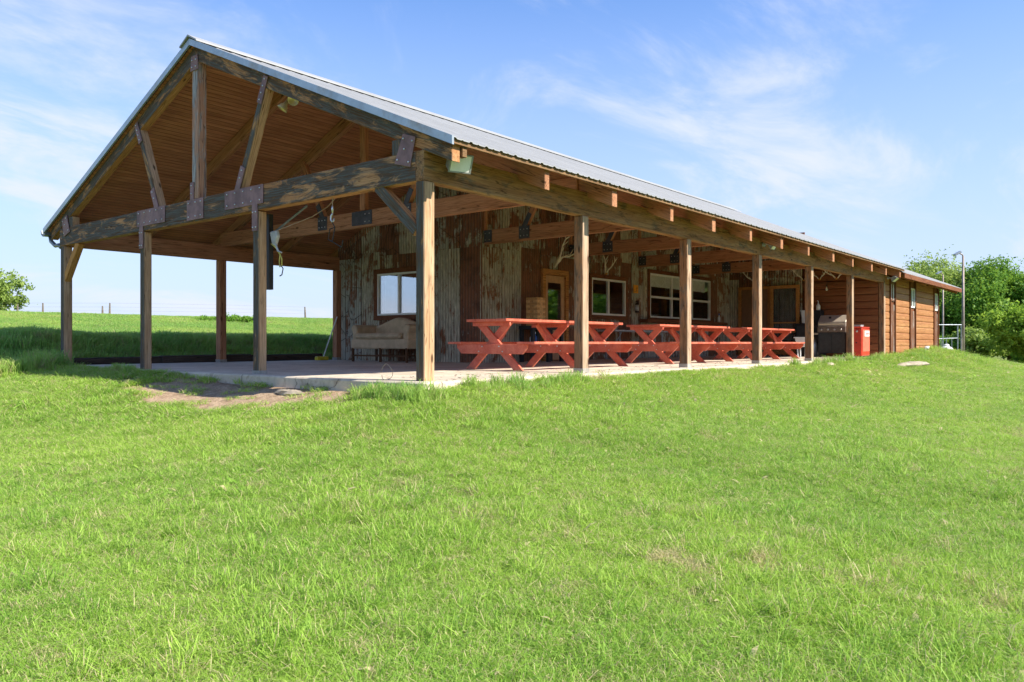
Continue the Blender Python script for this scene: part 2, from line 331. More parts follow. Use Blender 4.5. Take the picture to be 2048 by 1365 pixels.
M['leafA'] = m_leafy('deep_green_leaves', [(0.08, 0.20, 0.02), (0.20, 0.38, 0.045), (0.14, 0.30, 0.03)], patch=0.35)
M['leafB'] = m_leafy('bright_green_leaves', [(0.15, 0.30, 0.03), (0.34, 0.50, 0.055), (0.26, 0.42, 0.04)], patch=0.35)
M['leafC'] = m_leafy('olive_green_leaves', [(0.17, 0.26, 0.05), (0.34, 0.44, 0.11), (0.26, 0.37, 0.07)], patch=0.35)
M['bark'] = m_simple('tree_bark', (0.12, 0.095, 0.075), 0.9, 0, 0.4, 6, bs=0.6)

def m_glass(name, tint, refl):
    k = NB(name)
    gl = k.n('ShaderNodeBsdfGlossy', None, Roughness=0.02, Color=(0.9, 0.95, 1.0)); tr = k.n('ShaderNodeBsdfTransparent', None, Color=tint)
    fr = k.n('ShaderNodeLayerWeight', None, Blend=0.35).outputs['Fresnel']
    f = k.math('ADD', k.math('MULTIPLY', fr, refl*1.2), refl, True)
    ms = k.n('ShaderNodeMixShader', None, i0=f); k.t.links.new(tr.outputs[0], ms.inputs[1]); k.t.links.new(gl.outputs[0], ms.inputs[2])
    k.t.links.new(ms.outputs[0], k.out.inputs['Surface']); return k.m
M['glass'] = m_glass('window_glass', (0.93, 0.95, 0.94), 0.06)
M['glass2'] = m_glass('sky_reflecting_glass', (0.9, 0.92, 0.92), 0.32)
def m_screen():
    k = NB('insect_screen'); d = k.n('ShaderNodeBsdfDiffuse', None, Color=(0.12, 0.12, 0.11)); tr = k.n('ShaderNodeBsdfTransparent')
    ms = k.n('ShaderNodeMixShader', None, i0=0.45); k.t.links.new(tr.outputs[0], ms.inputs[1]); k.t.links.new(d.outputs[0], ms.inputs[2])
    k.t.links.new(ms.outputs[0], k.out.inputs['Surface']); return k.m
M['screen'] = m_screen()

# ------------------------------------------------------------ object helpers
def tag(o, label=None, cat=None, group=None, kind=None):
    if label: o['label'] = label
    if cat: o['category'] = cat
    if group: o['group'] = group
    if kind: o['kind'] = kind
    return o
def thing(name, label, cat, loc=(0, 0, 0), rz=0.0, group=None):
    o = bpy.data.objects.new(name, None); sc.collection.objects.link(o); o.empty_display_size = 0.1
    o.location = loc; o.rotation_euler = (0, 0, rz); return tag(o, label, cat, group)
def link(name, verts, faces, mat, parent=None, frame=None, smooth=False, bevel=0.0):
    me = bpy.data.meshes.new(name)
    if frame is not None:
        inv = frame.inverted(); verts = [inv @ Vector(v) for v in verts]
    me.from_pydata([tuple(v) for v in verts], [], [tuple(f) for f in faces]); me.materials.append(mat)
    o = bpy.data.objects.new(name, me); sc.collection.objects.link(o)
    if parent is not None: o.parent = parent
    if frame is not None: o.matrix_local = frame
    if smooth:
        for p in me.polygons: p.use_smooth = True
    if bevel:
        b = o.modifiers.new('bevel', 'BEVEL'); b.width = bevel; b.segments = 1; b.limit_method = 'ANGLE'
    return o
class MB:
    def __init__(s): s.v = []; s.f = []
    def add(s, v, f):
        n = len(s.v); s.v += [tuple(a) for a in v]; s.f += [tuple(i+n for i in q) for q in f]; return s
    def box(s, a, b):
        x0, y0, z0 = a; x1, y1, z1 = b
        return s.add([(x0,y0,z0),(x1,y0,z0),(x1,y1,z0),(x0,y1,z0),(x0,y0,z1),(x1,y0,z1),(x1,y1,z1),(x0,y1,z1)],
                     [(0,3,2,1),(4,5,6,7),(0,1,5,4),(1,2,6,5),(2,3,7,6),(3,0,4,7)])
    def prism(s, poly, axis, t0, t1):
        # poly: 2D points; axis 0: (y,z) extruded in x; 1: (x,z) in y; 2: (x,y) in z
        n = len(poly); vs = []
        for t in (t0, t1):
            for a, b in poly: vs.append({0: (t, a, b), 1: (a, t, b), 2: (a, b, t)}[axis])
        area = sum(poly[i][0]*poly[(i+1)%n][1]-poly[(i+1)%n][0]*poly[i][1] for i in range(n))
        fs = [tuple(range(n))[::-1], tuple(range(n, 2*n))] + [(i, (i+1)%n, n+(i+1)%n, n+i) for i in range(n)]
        flip = (area < 0) ^ (axis == 1)
        if flip: fs = [f[::-1] for f in fs]
        return s.add(vs, fs)
    def tube(s, pts, rad, seg=8, caps=True):
        pts = [Vector(p) for p in pts]; n = len(pts)
        rad = rad if isinstance(rad, (list, tuple)) else [rad]*n
        vs = []; fs = []; up = None
        for i, p in enumerate(pts):
            d = (pts[min(i+1, n-1)] - pts[max(i-1, 0)]).normalized()
            if up is None: up = Vector((0, 0, 1)) if abs(d.z) < 0.9 else Vector((1, 0, 0))
            a = d.cross(up).normalized(); b = d.cross(a).normalized(); up = -b if b.length > 0 else up
            up = a.cross(d)
            for k in range(seg):
                t = 2*math.pi*k/seg; vs.append(p + (a*math.cos(t) + up*math.sin(t))*rad[i])
        for i in range(n-1):
            for k in range(seg):
                fs.append((i*seg+k, i*seg+(k+1)%seg, (i+1)*seg+(k+1)%seg, (i+1)*seg+k))
        if caps: fs += [tuple(range(seg))[::-1], tuple((n-1)*seg+k for k in range(seg))]
        return s.add(vs, fs)
    def lathe(s, prof, c=(0, 0, 0), seg=20, axis='z'):
        vs = []; fs = []
        for r, z in prof:
            for k in range(seg):
                t = 2*math.pi*k/seg; x, y = r*math.cos(t), r*math.sin(t)
                q = (x, y, z) if axis == 'z' else ((z, x, y) if axis == 'x' else (y, z, x))
                vs.append((c[0]+q[0], c[1]+q[1], c[2]+q[2]))
        n = len(prof)
        for i in range(n-1):
            for k in range(seg): fs.append((i*seg+k, i*seg+(k+1)%seg, (i+1)*seg+(k+1)%seg, (i+1)*seg+k))
        fs += [tuple(range(seg))[::-1], tuple((n-1)*seg+k for k in range(seg))]
        return s.add(vs, fs)
    def build(s, name, mat, parent=None, frame=None, smooth=False, bevel=0.0):
        return link(name, s.v, s.f, mat, parent, frame, smooth, bevel)
def frame_along(p0, p1):
    p0, p1 = Vector(p0), Vector(p1); x = (p1-p0).normalized()
    up = Vector((0, 0, 1)) if abs(x.z) < 0.95 else Vector((0, 1, 0))
    y = up.cross(x).normalized(); z = x.cross(y)
    m = Matrix((x, y, z)).transposed().to_4x4(); m.translation = p0; return m
def timber(name, p0, p1, wy, wz, mat, parent, bevel=0.008):
    # square timber between two points, grain along it
    fr = frame_along(p0, p1); L = (Vector(p1)-Vector(p0)).length
    b = MB().box((0, -wy/2, -wz/2), (L, wy/2, wz/2))
    o = b.build(name, mat, parent, None, bevel=bevel); o.matrix_local = fr; return o
def prism_timber(name, poly, axis, t0, t1, mat, parent, p0, p1, bevel=0.008):
    return MB().prism(poly, axis, t0, t1).build(name, mat, parent, frame_along(p0, p1), bevel=bevel)
def copy_tree(o, parent=None):
    c = o.copy(); sc.collection.objects.link(c)
    if parent is not None: c.parent = parent
    for ch in list(o.children): copy_tree(ch, c)
    return c

# ------------------------------------------------------------ terrain
def sm(t): t = np.clip(t, 0, 1); return t*t*(3-2*t)
def Hgt(X, Y):
    X = np.asarray(X, float); Y = np.asarray(Y, float)
    dx = np.maximum(-0.3 - X, 0) + np.maximum(X-33, 0)*0.6
    dy = np.maximum(-0.3 - Y, 0)
    d = np.sqrt(dx*dx + dy*dy)
    amp = 0.86 - 0.36*sm((Y-1)/8.0)
    base = -0.06 - 0.08*sm((0.6-X)/1.2) + 0.125*sm((Y-3.4)/3.2)*sm((2-X)/2) - amp*(1-np.exp(-d/3.1))
    base = base + 0.26*np.exp(-((X-27.5)**2/20 + (Y+0.9)**2/1.8)) + 0.10*sm((X-12)/10)*np.exp(-dy/2)          # grassy mound by the log wall
    base = base - 0.6*sm((np.hypot(X, Y)-60)/60)
    fade = 1 - sm((X-45)/15)
    em = (0.58*sm((Y-11.75)/1.5) + 1.25*sm((Y-12.2)/20.0))*fade + 0.5*sm((Y-12)/14)*(1-fade)*0
    cut = -3.0*sm((Y-40)/40)*fade
    b = 0.006*np.sin(X*1.7+np.sin(Y*1.1)*1.3)*np.sin(Y*1.9+0.7*np.sin(X*0.8)) + 0.008*np.sin(X*4.1+Y*2.3)*np.sin(Y*3.7-X)
    slabm = (X > -0.28) & (X < 31.3) & (Y > -0.28) & (Y < 11.4)
    b = b*np.clip(d/0.6+np.clip((Y-11.5), 0, 1), 0, 1)
    z = base + em + cut + b
    return np.where(slabm, -0.45, z)
def dirtmask(X, Y):
    a = np.exp(-(((X+0.95)/0.75)**2 + ((Y-3.6)/2.6)**2))*1.25
    a = np.maximum(a, 1.15*np.exp(-(((X+0.7)/0.45)**2 + ((Y-1.9)/1.3)**2)))
    r = sm((X-36)/2)*sm((46-X)/4)*sm((Y+14)/4)*sm((6-Y)/4)
    return np.clip(np.maximum(a, r*0.8), 0, 1)
def axis_vals(segs):
    out = []
    for a, b, s in segs: out += list(np.arange(a, b, s))
    return np.array(out + [segs[-1][1]])
xs = axis_vals([(-400, -60, 40), (-60, -12, 4), (-12, 12, 0.2), (12, 45, 0.5), (45, 80, 3), (80, 600, 40)])
ys = axis_vals([(-400, -60, 40), (-60, -12, 4), (-12, 16, 0.2), (16, 48, 1.0), (48, 80, 4), (80, 600, 40)])
gx, gy = np.meshgrid(xs, ys, indexing='ij'); gz = Hgt(gx, gy)
nx_, ny_ = len(xs), len(ys)
V = np.stack([gx, gy, gz], -1).reshape(-1, 3)
I, J = np.meshgrid(np.arange(nx_-1), np.arange(ny_-1), indexing='ij')
a = (I*ny_+J).ravel(); F = np.stack([a, a+ny_, a+ny_+1, a+1], -1)
me = bpy.data.meshes.new('ground'); me.from_pydata(V.tolist(), [], F.tolist()); me.materials.append(M['ground'])
at = me.attributes.new('dirt', 'FLOAT', 'POINT'); at.data.foreach_set('value', dirtmask(gx, gy).ravel().astype(np.float32))
me.polygons.foreach_set('use_smooth', [True]*len(me.polygons))
ground = bpy.data.objects.new('ground', me); sc.collection.objects.link(ground)
tag(ground, 'green meadow ground sloping up to the barn and to a field crest', 'ground', kind='structure')

# patio slab
sb = MB().prism([(-0.33, -0.33), (22.5, -0.33), (22.5, 11.35), (-0.33, 11.35)], 2, -0.42, 0.0)
patio = sb.build('patio', M['concrete'], bevel=0.02); tag(patio, 'pale concrete patio slab under the open barn', 'patio', kind='structure')

# ------------------------------------------------------------ BARN
PX = [0.03, 3.65, 7.41, 11.14, 14.83, 18.60, 22.34]
YC = 5.57; SL = 0.433; ZA = 5.67
def zr(y): return ZA - SL*abs(y-YC)
barn = thing('barn', 'long open-sided timber barn with metal roof and rusty tin walls', 'barn')
def post(x, y, wx, wy, mat, ztop=2.6, plate=True, z0=0.0):
    o = timber('post', (x, y, z0), (x, y, ztop), wx, wy, mat, barn, 0.012)
    # frame_along maps local y/z to world axes for a vertical timber
    if plate:
        b = MB().box((-0.02, -wx/2-0.006, -wy/2-0.006), (0.075-z0*0.5, wx/2+0.006, wy/2+0.006)).build('post_base', M['footing'], o)
    return o
# vertical frame: local x = world z, local y = up(0,1,0) x z = +x world, local z = y world
post(0.02, 0.0, 0.20, 0.155, M['gable'], plate=False, z0=-0.1)
post(0.0, 3.73, 0.15, 0.165, M['gable'], z0=-0.04)
post(0.0, 7.50, 0.15, 0.165, M['gable'], plate=False, z0=-0.1)
post(0.0, 11.09, 0.18, 0.165, M['gable'], plate=False, z0=-0.1)
for x in PX[1:]: post(x, 0.0, 0.18, 0.18, M['post'])
post(3.70, 11.09, 0.18, 0.2, M['inner']); post(7.40, 11.09, 0.2, 0.2, M['inner'])
# beams
timber('side_beam', (-0.08, 0.0, 2.80), (11.14, 0.0, 2.80), 0.155, 0.40, M['beam'], barn)
timber('side_beam', (11.143, 0.0, 2.80), (22.45, 0.0, 2.80), 0.158, 0.397, M['beam'], barn)
timber('side_beam', (0.085, 11.1, 2.79), (22.45, 11.1, 2.79), 0.155, 0.38, M['inner'], barn)
timber('tie_beam', (0.0, 0.08, 2.808), (0.0, 5.60, 2.808), 0.16, 0.39, M['gbeam'], barn)
timber('tie_beam', (0.0, 5.603, 2.808), (0.0, 11.25, 2.808), 0.157, 0.387, M['gbeam'], barn)
RAFX = [0.0, 1.93, 3.78, 5.75, 7.52, 9.39, 11.23, 13.1, 15.1, 16.9, 18.9, 20.58, 22.41]
for i, x in enumerate(RAFX):
    th = 0.15 if i % 2 == 0 else 0.11
    mt = M['gbeam'] if i == 0 else M['rafter']
    dp = 0.235 if i == 0 else 0.30
    pr = [(-0.57, zr(-0.57)-0.003), (YC-0.001, zr(YC)-0.003), (YC-0.001, zr(YC)-dp-0.02), (-0.57, zr(-0.57)-dp)]
    prism_timber('rafter', pr, 0, x-th/2, x+th/2, mt, barn, (x, -0.5, zr(-0.5)), (x, YC, ZA))
    if i < 5:
        pl = [(11.72, zr(11.72)-0.003), (YC+0.001, zr(YC)-0.003), (YC+0.001, zr(YC)-0.27), (11.72, zr(11.72)-0.21)]
        prism_timber('rafter', pl, 0, x-th/2, x+th/2, mt, barn, (x, YC, ZA), (x, 11.72, zr(11.72)))
BOLT = []
def bolt_at(parent, loc):
    if not BOLT: BOLT.append(MB().lathe([(0.0135, 0), (0.0135, -0.010), (0.007, -0.016)], (0, 0, 0), 7, 'x').build('bolt', M['bolt'], parent)); c_ = BOLT[0]
    else:
        c_ = BOLT[0].copy(); sc.collection.objects.link(c_); c_.parent = parent
    c_.location = loc
def plate(name, polys, x, mat, bolts, th=0.014):
    b = MB()
    for i, p in enumerate(polys): b.prism(p, 0, x-th-0.001*i, x)
    o = b.build(name, mat, barn, bevel=0.003)
    if bolts:
        for (y, z) in bolts: bolt_at(o, (x-th, y, z))
    return o
def rotrect(c, d, L, wd):
    d = Vector(d).normalized(); n = Vector((-d.y, d.x)); c = Vector(c)
    return [tuple(c + d*a*L/2 + n*bb*wd/2) for a, bb in ((-1, -1), (1, -1), (1, 1), (-1, 1))]
def truss(x, mat, pm, front):
    t0 = 3.0 if front else 3.285
    th = 0.158 if front else 0.11
    timber('king_post', (x, YC, t0+0.004), (x, YC, ZA-0.28), th, 0.20 if front else 0.17, M['king'] if front else mat, barn)
    xf = x - (0.0835 if front else 0.0585)
    for s in (1, -1):
        if not front and s == 1 and x > 7: continue
        y0, y1 = YC+s*1.33, YC+s*2.10; z1 = zr(y1)-0.16
        p0 = Vector((x, y0, t0-0.02)); p1 = Vector((x, y1, z1))
        timber('strut', p0, p1, th-0.006, 0.13, mat, barn)
        d = (p1-p0).normalized(); dd = (d.y, d.z)
        if front:
            c = p0 + d*0.20; c2 = p1 - d*0.12
            yp = 3.73 if s < 0 else 7.50
            ya, yb = (3.50, 4.60) if s < 0 else (6.60, 7.66)
            polys = [[(ya, 2.70), (yb, 2.70), (yb, 3.005), (ya, 3.005)], [(yp-0.075, 2.28), (yp+0.075, 2.28), (yp+0.075, 2.72), (yp-0.075, 2.72)],
                     rotrect((c.y, c.z), dd, 0.42, 0.14)]
            bo = [(y, z) for y in np.linspace(ya+0.08, yb-0.08, 5) for z in (2.76, 2.95)] + [(yp+a, z) for a in (-0.04, 0.04) for z in (2.34, 2.58)]
            bo += [(c.y+d.y*a, c.z+d.z*a) for a in (0.02, 0.15)]
            plate('gusset_plate', polys, xf, pm, bo)
            plate('gusset_plate', [rotrect((c2.y, c2.z), dd, 0.44, 0.13)], xf, pm, [(c2.y+d.y*a, c2.z+d.z*a) for a in (-0.16, -0.05, 0.06, 0.17)])
        else:
            c = p0 + d*0.1
            plate('gusset_plate', [[(y0-0.16, 2.985), (y0+0.16, 2.985), (y0+0.16, 3.28), (y0-0.16, 3.28)], rotrect((c.y, c.z), dd, 0.5, 0.13)], xf, pm,
                  [(y0+a, z) for a in (-0.1, 0, 0.1) for z in (3.05, 3.2)])
    if front:
        plate('gusset_plate', [[(YC-0.29, 2.64), (YC+0.25, 2.64), (YC+0.25, 3.0), (YC-0.29, 3.0)], [(YC+0.02, 2.99), (YC+0.14, 2.99), (YC+0.14, 3.30), (YC+0.02, 3.30)]], xf, pm,
              [(YC+a, z) for a in (-0.22, -0.05, 0.18) for z in (2.70, 2.94)] + [(YC+0.08, 3.1), (YC+0.08, 3.24)])
        plate('gusset_plate', [[(YC-0.13, 5.24), (YC+0.13, 5.24), (YC+0.10, 5.50), (YC-0.10, 5.50)]], xf, pm, [(YC+a, z) for a in (-0.06, 0.06) for z in (5.3, 5.42)])
        for s in (-1, 1):
            q = [(0.30, 3.26), (0.06, 3.18), (0.16, 2.80), (0.46, 2.88)]
            if s > 0: q = [(2*YC - a, b) for a, b in q]
            cy = sum(a for a, b in q)/4; cz = sum(b for a, b in q)/4
            plate('gusset_plate', [q], xf-0.004, pm, [(cy+(a-cy)*0.7, cz+(b-cz)*0.7) for a, b in q] + [(cy+0.02, cz+0.02)])
            ys_ = 0.44 if s < 0 else 2*YC-0.44
            timber('blocking', (x, ys_, 3.0), (x, ys_, zr(ys_)-0.24), 0.15, 0.20, mat, barn)
    else:
        ye = 11.1 if x < 7 else YC-0.06
        timber('tie_beam', (x, 0.095, 3.11), (x, ye, 3.11), 0.113, 0.345, M['inner'], barn)
        plate('gusset_plate', [[(YC-0.32, 2.98), (YC+(0.32 if x < 7 else -0.07), 2.98), (YC+(0.32 if x < 7 else -0.07), 3.275), (YC-0.32, 3.275)]], xf-0.002, pm,
              [(YC+a, z) for a in (-0.25, -0.12) for z in (3.04, 3.2)])
truss(0.0, M['gable'], M['plate'], True)
for x in (3.72, 7.56, 11.26, 15.16, 19.0): truss(x+0.0 if x < 5 else x, M['inner'], M['plate2'], False)
# knee braces
timber('knee_brace', (0.0, 0.86, 2.64), (0.0, 0.10, 1.96), 0.13, 0.15, M['gable'], barn)
timber('knee_brace', (0.0, 10.38, 2.64), (0.0, 11.08, 1.86), 0.13, 0.15, M['ochre'], barn)
# end blocks at the eave corner
MB().box((0.09, -0.60, 2.86), (0.17, -0.503, 2.99)).build('fascia_block', M['eave'], barn)

# roof: ceiling boards below, ribbed metal above
def slope_sheet(y0, y1, x0, x1, dz0, dz1, name, mat, frame):
    pts = [(y0, zr(y0)+dz0), (y1, zr(y1)+dz0), (y1, zr(y1)+dz1), (y0, zr(y0)+dz1)]
    return MB().prism(pts, 0, x0, x1).build(name, mat, barn, frame)
for s in (-1, 1):
    ye = -0.60 if s < 0 else 11.78
    fr = frame_along((0, ye, zr(ye)), (1, ye, zr(ye)))
    ang = math.atan(SL)*(-s)
    fr = Matrix.Translation((0, YC, ZA)) @ Matrix.Rotation(ang, 4, 'X')
    slope_sheet(ye, YC, -0.12, 22.75, 0.0, 0.055, 'ceiling_boards', M['ceil'], fr)
def ribbed(y_e, x0, x1, dz, name, drop=0.0):
    # ribs run up the slope
    pitch = 0.30; b = MB(); xs_ = []; x = x0
    while x < x1 - 0.001:
        xs_ += [(x, 0), (x+0.02, 0.017), (x+0.055, 0.017), (x+0.075, 0), (x+0.155, 0), (x+0.165, 0.008), (x+0.185, 0.008), (x+0.195, 0)]; x += pitch
    xs_.append((min(x, x1+0.2), 0)); v = []; n = len(xs_)
    zt = lambda y: zr(y) + dz - drop
    for (xx, h) in xs_: v += [(xx, y_e, zt(y_e)+h), (xx, YC, zt(YC)+h)]
    for (xx, h) in xs_: v += [(xx, y_e, zt(y_e)+h-0.012), (xx, YC, zt(YC)+h-0.012)]
    f = []
    for i in range(n-1):
        q = (2*i, 2*i+2, 2*i+3, 2*i+1); f.append(q if y_e < YC else q[::-1])
        q2 = tuple(2*n+k for k in q); f.append(q2[::-1] if y_e < YC else q2)
        f.append((2*i, 2*n+2*i, 2*n+2*i+2, 2*i+2))
    b.add(v, f); return b.build(name, M['roof'], barn)
ribbed(-0.66, -0.15, 22.8, 0.075, 'metal_roof'); ribbed(11.84, -0.15, 22.8, 0.075, 'metal_roof')
for s in (-1, 1):
    ye = -0.68 if s < 0 else 11.86
    pts = [(ye, zr(ye)-0.012), (YC, zr(YC)-0.012), (YC, zr(YC)+0.098), (ye, zr(ye)+0.098)]
    MB().prism(pts, 0, -0.19, -0.155).build('rake_trim', M['rake'], barn)
# ridge cap
MB().prism([(YC-0.28, zr(YC-0.28)+0.11), (YC, ZA+0.13), (YC+0.28, zr(YC+0.28)+0.11), (YC+0.28, zr(YC+0.28)+0.135), (YC, ZA+0.16), (YC-0.28, zr(YC-0.28)+0.135)], 0, -0.22, 22.8).build('ridge_cap', M['roof'], barn)
# eave fascia
MB().box((-0.10, -0.630, zr(-0.6)-0.012), (22.75, -0.603, zr(-0.6)+0.045)).build('fascia', M['eave'], barn)
# gutter and downspout on the far eave
g = MB(); g.prism([(11.80, 2.90), (11.95, 2.88), (12.02, 2.93), (12.04, 3.02), (12.01, 3.02), (11.97, 2.94), (11.83, 2.93), (11.83, 3.02), (11.80, 3.02)], 0, -0.17, 22.7)
gut = g.build('gutter', M['gutter'], barn)
MB().tube([(-0.02, 11.90, 2.89), (-0.02, 11.86, 2.78), (-0.02, 11.62, 2.66), (-0.02, 11.42, 2.66), (-0.02, 11.32, 2.60)], 0.045, 8).build('downspout', M['gutter'], gut, smooth=True)

# extension roof over the log building
drop = 0.115
ribbed(-0.72, 22.55, 32.6, 0.075, 'metal_roof', drop); ribbed(11.84, 22.55, 32.6, 0.075, 'metal_roof', drop)
pts = [(-0.66, zr(-0.66)-drop), (YC, ZA-drop), (YC, ZA-drop+0.055), (-0.66, zr(-0.66)-drop+0.055)]
MB().prism(pts, 0, 22.76, 32.7).build('ceiling_boards', M['ceil'], barn, Matrix.Translation((0, YC, ZA)) @ Matrix.Rotation(math.atan(SL), 4, 'X'))
timber('fascia', (22.3, -0.72, zr(-0.66)-drop-0.05), (32.6, -0.72, zr(-0.66)-drop-0.05), 0.05, 0.17, M['trimwood'], barn)
timber('rafter', (32.5, -0.6, 2.76), (32.5, 5.4, 5.33), 0.08, 0.2, M['rafter'], barn)
for x in (24.3, 26.3, 28.3, 30.3): timber('rafter', (x, -0.6, zr(-0.6)-drop-0.12), (x, 0.3, zr(0.3)-drop-0.12), 0.09, 0.16, M['rafter'], barn)

# corrugated tin walls
def tin_wall(name, p0, dirv, length, ztop, openings, normal, rowz=(2.9,)):
    p0 = Vector(p0); dv_ = Vector(dirv); nv = Vector(normal)
    wv = 0.098; step = wv/6
    # panels
    bounds = [0.0]
    while bounds[-1] < length: bounds.append(bounds[-1] + random.uniform(0.70, 0.86))
    rows = [0.0] + list(rowz) + [9.0]
    cs = np.arange(0, length+1e-6, step); op_x = sorted({a for o_ in openings for a in o_[:2]})
    cs = np.unique(np.round(np.concatenate([cs, op_x, [length]]), 4))
    prnd = {}
    verts = []; faces = []; cols = []; ribs = []
    shade = lambda pi, ri: prnd.setdefault((pi, ri), (random.choice((0.0, 0.12, 0.3, 0.45, 0.55, 0.68, 0.8, 1.0)), random.random(), random.random()))
    for i in range(len(cs)-1):
        c0, c1 = cs[i], cs[i+1]; cm = (c0+c1)/2
        pi = int(np.searchsorted(bounds, cm))
        zt = min(ztop(c0), ztop(c1)); zs = {0.0}
        for r_ in rowz:
            rr = r_ + (0.0 if pi % 3 else 0.12)
            if rr < zt: zs.add(rr)
        for (a0, a1, b0, b1) in openings:
            if a0 <= cm <= a1: zs.add(b0); zs.add(b1)
        zs = sorted(z for z in zs if z < zt); zs.append(None)
        for j in range(len(zs)-1):
            z0 = zs[j]; z1 = zs[j+1]; zm = (z0 + (z1 if z1 is not None else zt))/2
            if any(a0 <= cm <= a1 and b0 <= zm <= b1 for (a0, a1, b0, b1) in openings): continue
            ri = sum(1 for r_ in rowz if zm > r_)
            offp = 0.012*((pi*7+ri*3) % 3) + 0.010*ri
            h = lambda c: 0.016*math.sin(2*math.pi*c/wv) + offp
            q = [(c0, z0), (c1, z0), (c1, z1 if z1 is not None else ztop(c1)), (c0, z1 if z1 is not None else ztop(c0))]
            n = len(verts)
            for (c, z) in q:
                v = p0 + dv_*c + nv*h(c); verts.append((v.x, v.y, z)); ribs.append(0.5+0.5*math.sin(2*math.pi*c/wv))
            cr_ = Vector(dirv).cross(Vector((0, 0, 1)))
            faces.append((n, n+1, n+2, n+3) if cr_.dot(nv) > 0 else (n+3, n+2, n+1, n))
            cols.append(shade(pi, ri))
    o = link(name, verts, faces, M['tin'], barn)
    ra = o.data.attributes.new('rib', 'FLOAT', 'POINT'); ra.data.foreach_set('value', np.array(ribs, np.float32))
    ca = o.data.color_attributes.new('panel', 'FLOAT_COLOR', 'CORNER')
    arr = np.repeat(np.array([c + (1,) for c in cols], np.float32), 4, axis=0); ca.data.foreach_set('color', arr.ravel())
    return o
WX = 7.46
# gable tin wall: runs from the wall corner (Y 5.58) to Y 11.1, faces -X
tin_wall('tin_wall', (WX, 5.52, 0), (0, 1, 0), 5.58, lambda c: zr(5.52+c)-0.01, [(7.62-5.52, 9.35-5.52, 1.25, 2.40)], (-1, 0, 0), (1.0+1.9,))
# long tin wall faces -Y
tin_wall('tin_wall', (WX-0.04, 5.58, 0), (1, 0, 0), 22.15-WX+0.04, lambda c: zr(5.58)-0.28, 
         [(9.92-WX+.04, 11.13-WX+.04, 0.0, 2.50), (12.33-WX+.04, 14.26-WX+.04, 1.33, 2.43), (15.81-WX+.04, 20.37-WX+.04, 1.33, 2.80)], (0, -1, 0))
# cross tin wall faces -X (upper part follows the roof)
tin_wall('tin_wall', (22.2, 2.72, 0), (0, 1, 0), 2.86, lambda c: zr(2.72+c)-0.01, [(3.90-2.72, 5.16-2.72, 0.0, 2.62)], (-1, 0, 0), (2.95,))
# closed walls behind
b = MB(); b.box((22.36, 2.7, 0), (22.42, 5.7, 4.6)); b.box((WX+0.1, 11.05, 0), (31.35, 11.12, 3.2)); b.box((WX+0.05, 11.0, 0), (WX+0.1, 11.12, 3.2))
b.box((31.30, 0.1, 0), (31.36, 11.1, 3.1)); b.prism([(0.1, 3.1), (11.0, 3.1), (YC, 5.4)], 0, 31.30, 31.36)
b.build('back_wall', M['trimwood'], barn)
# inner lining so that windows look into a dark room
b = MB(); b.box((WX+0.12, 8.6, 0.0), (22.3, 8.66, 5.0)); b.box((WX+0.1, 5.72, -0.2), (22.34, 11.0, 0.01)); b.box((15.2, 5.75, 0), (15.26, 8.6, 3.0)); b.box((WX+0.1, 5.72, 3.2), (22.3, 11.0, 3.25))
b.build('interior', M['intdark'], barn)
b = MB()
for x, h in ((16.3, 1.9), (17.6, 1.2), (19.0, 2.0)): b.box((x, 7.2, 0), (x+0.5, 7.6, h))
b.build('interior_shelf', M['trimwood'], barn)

# log building
def courses(name, p0, dirv, length, z0, z1, nrm, parent, mat='log'):
    b = MB(); h = 0.245; n = int((z1-z0)/h+0.999)
    for i in range(n):
        a = z0+i*h; c = min(a+h-0.006, z1)
        if c-a < 0.03: continue
        prof = [(0.025, a), (0.045, a+0.012), (0.053, a+0.05), (0.053, c-0.04), (0.045, c-0.010), (0.028, c), (-0.05, c), (-0.05, a)]
        vs = []; m = len(prof)
        for t in (0, length):
            for (o_, z) in prof: vs.append((p0[0]+dirv[0]*t+nrm[0]*o_, p0[1]+dirv[1]*t+nrm[1]*o_, z))
        fs = [tuple(range(m))[::-1], tuple(range(m, 2*m))] + [(k, (k+1) % m, m+(k+1) % m, m+k) for k in range(m)]
        if (Vector(dirv).cross(Vector((0, 0, 1)))).dot(Vector(nrm)) < 0: fs = [f[::-1] for f in fs]
        b.add(vs, fs)
    return b.build(name, M[mat], parent)
ZT = 2.86
for xa, xb in ((22.46, 23.12), (23.86, 26.06), (27.0, 30.32), (31.22, 31.42)):
    courses('log_wall', (xa, 0.0, 0), (1, 0, 0), xb-xa, -0.12, ZT, (0, -1, 0), barn)
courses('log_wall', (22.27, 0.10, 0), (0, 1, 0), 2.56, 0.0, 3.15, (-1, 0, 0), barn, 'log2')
courses('log_wall', (31.38, 0.0, 0), (0, 1, 0), 5.5, -0.12, 3.1, (1, 0, 0), barn)
b = MB().prism([(0.1, 3.15), (2.66, 3.15), (2.66, zr(2.66)-0.02), (0.1, zr(0.1)-0.02)], 0, 22.29, 22.34); b.build('wall_board', M['trimwood'], barn)
timber('ledger', (22.17, 0.1, 2.62), (22.17, 2.7, 2.62), 0.08, 0.14, M['trimwood'], barn)
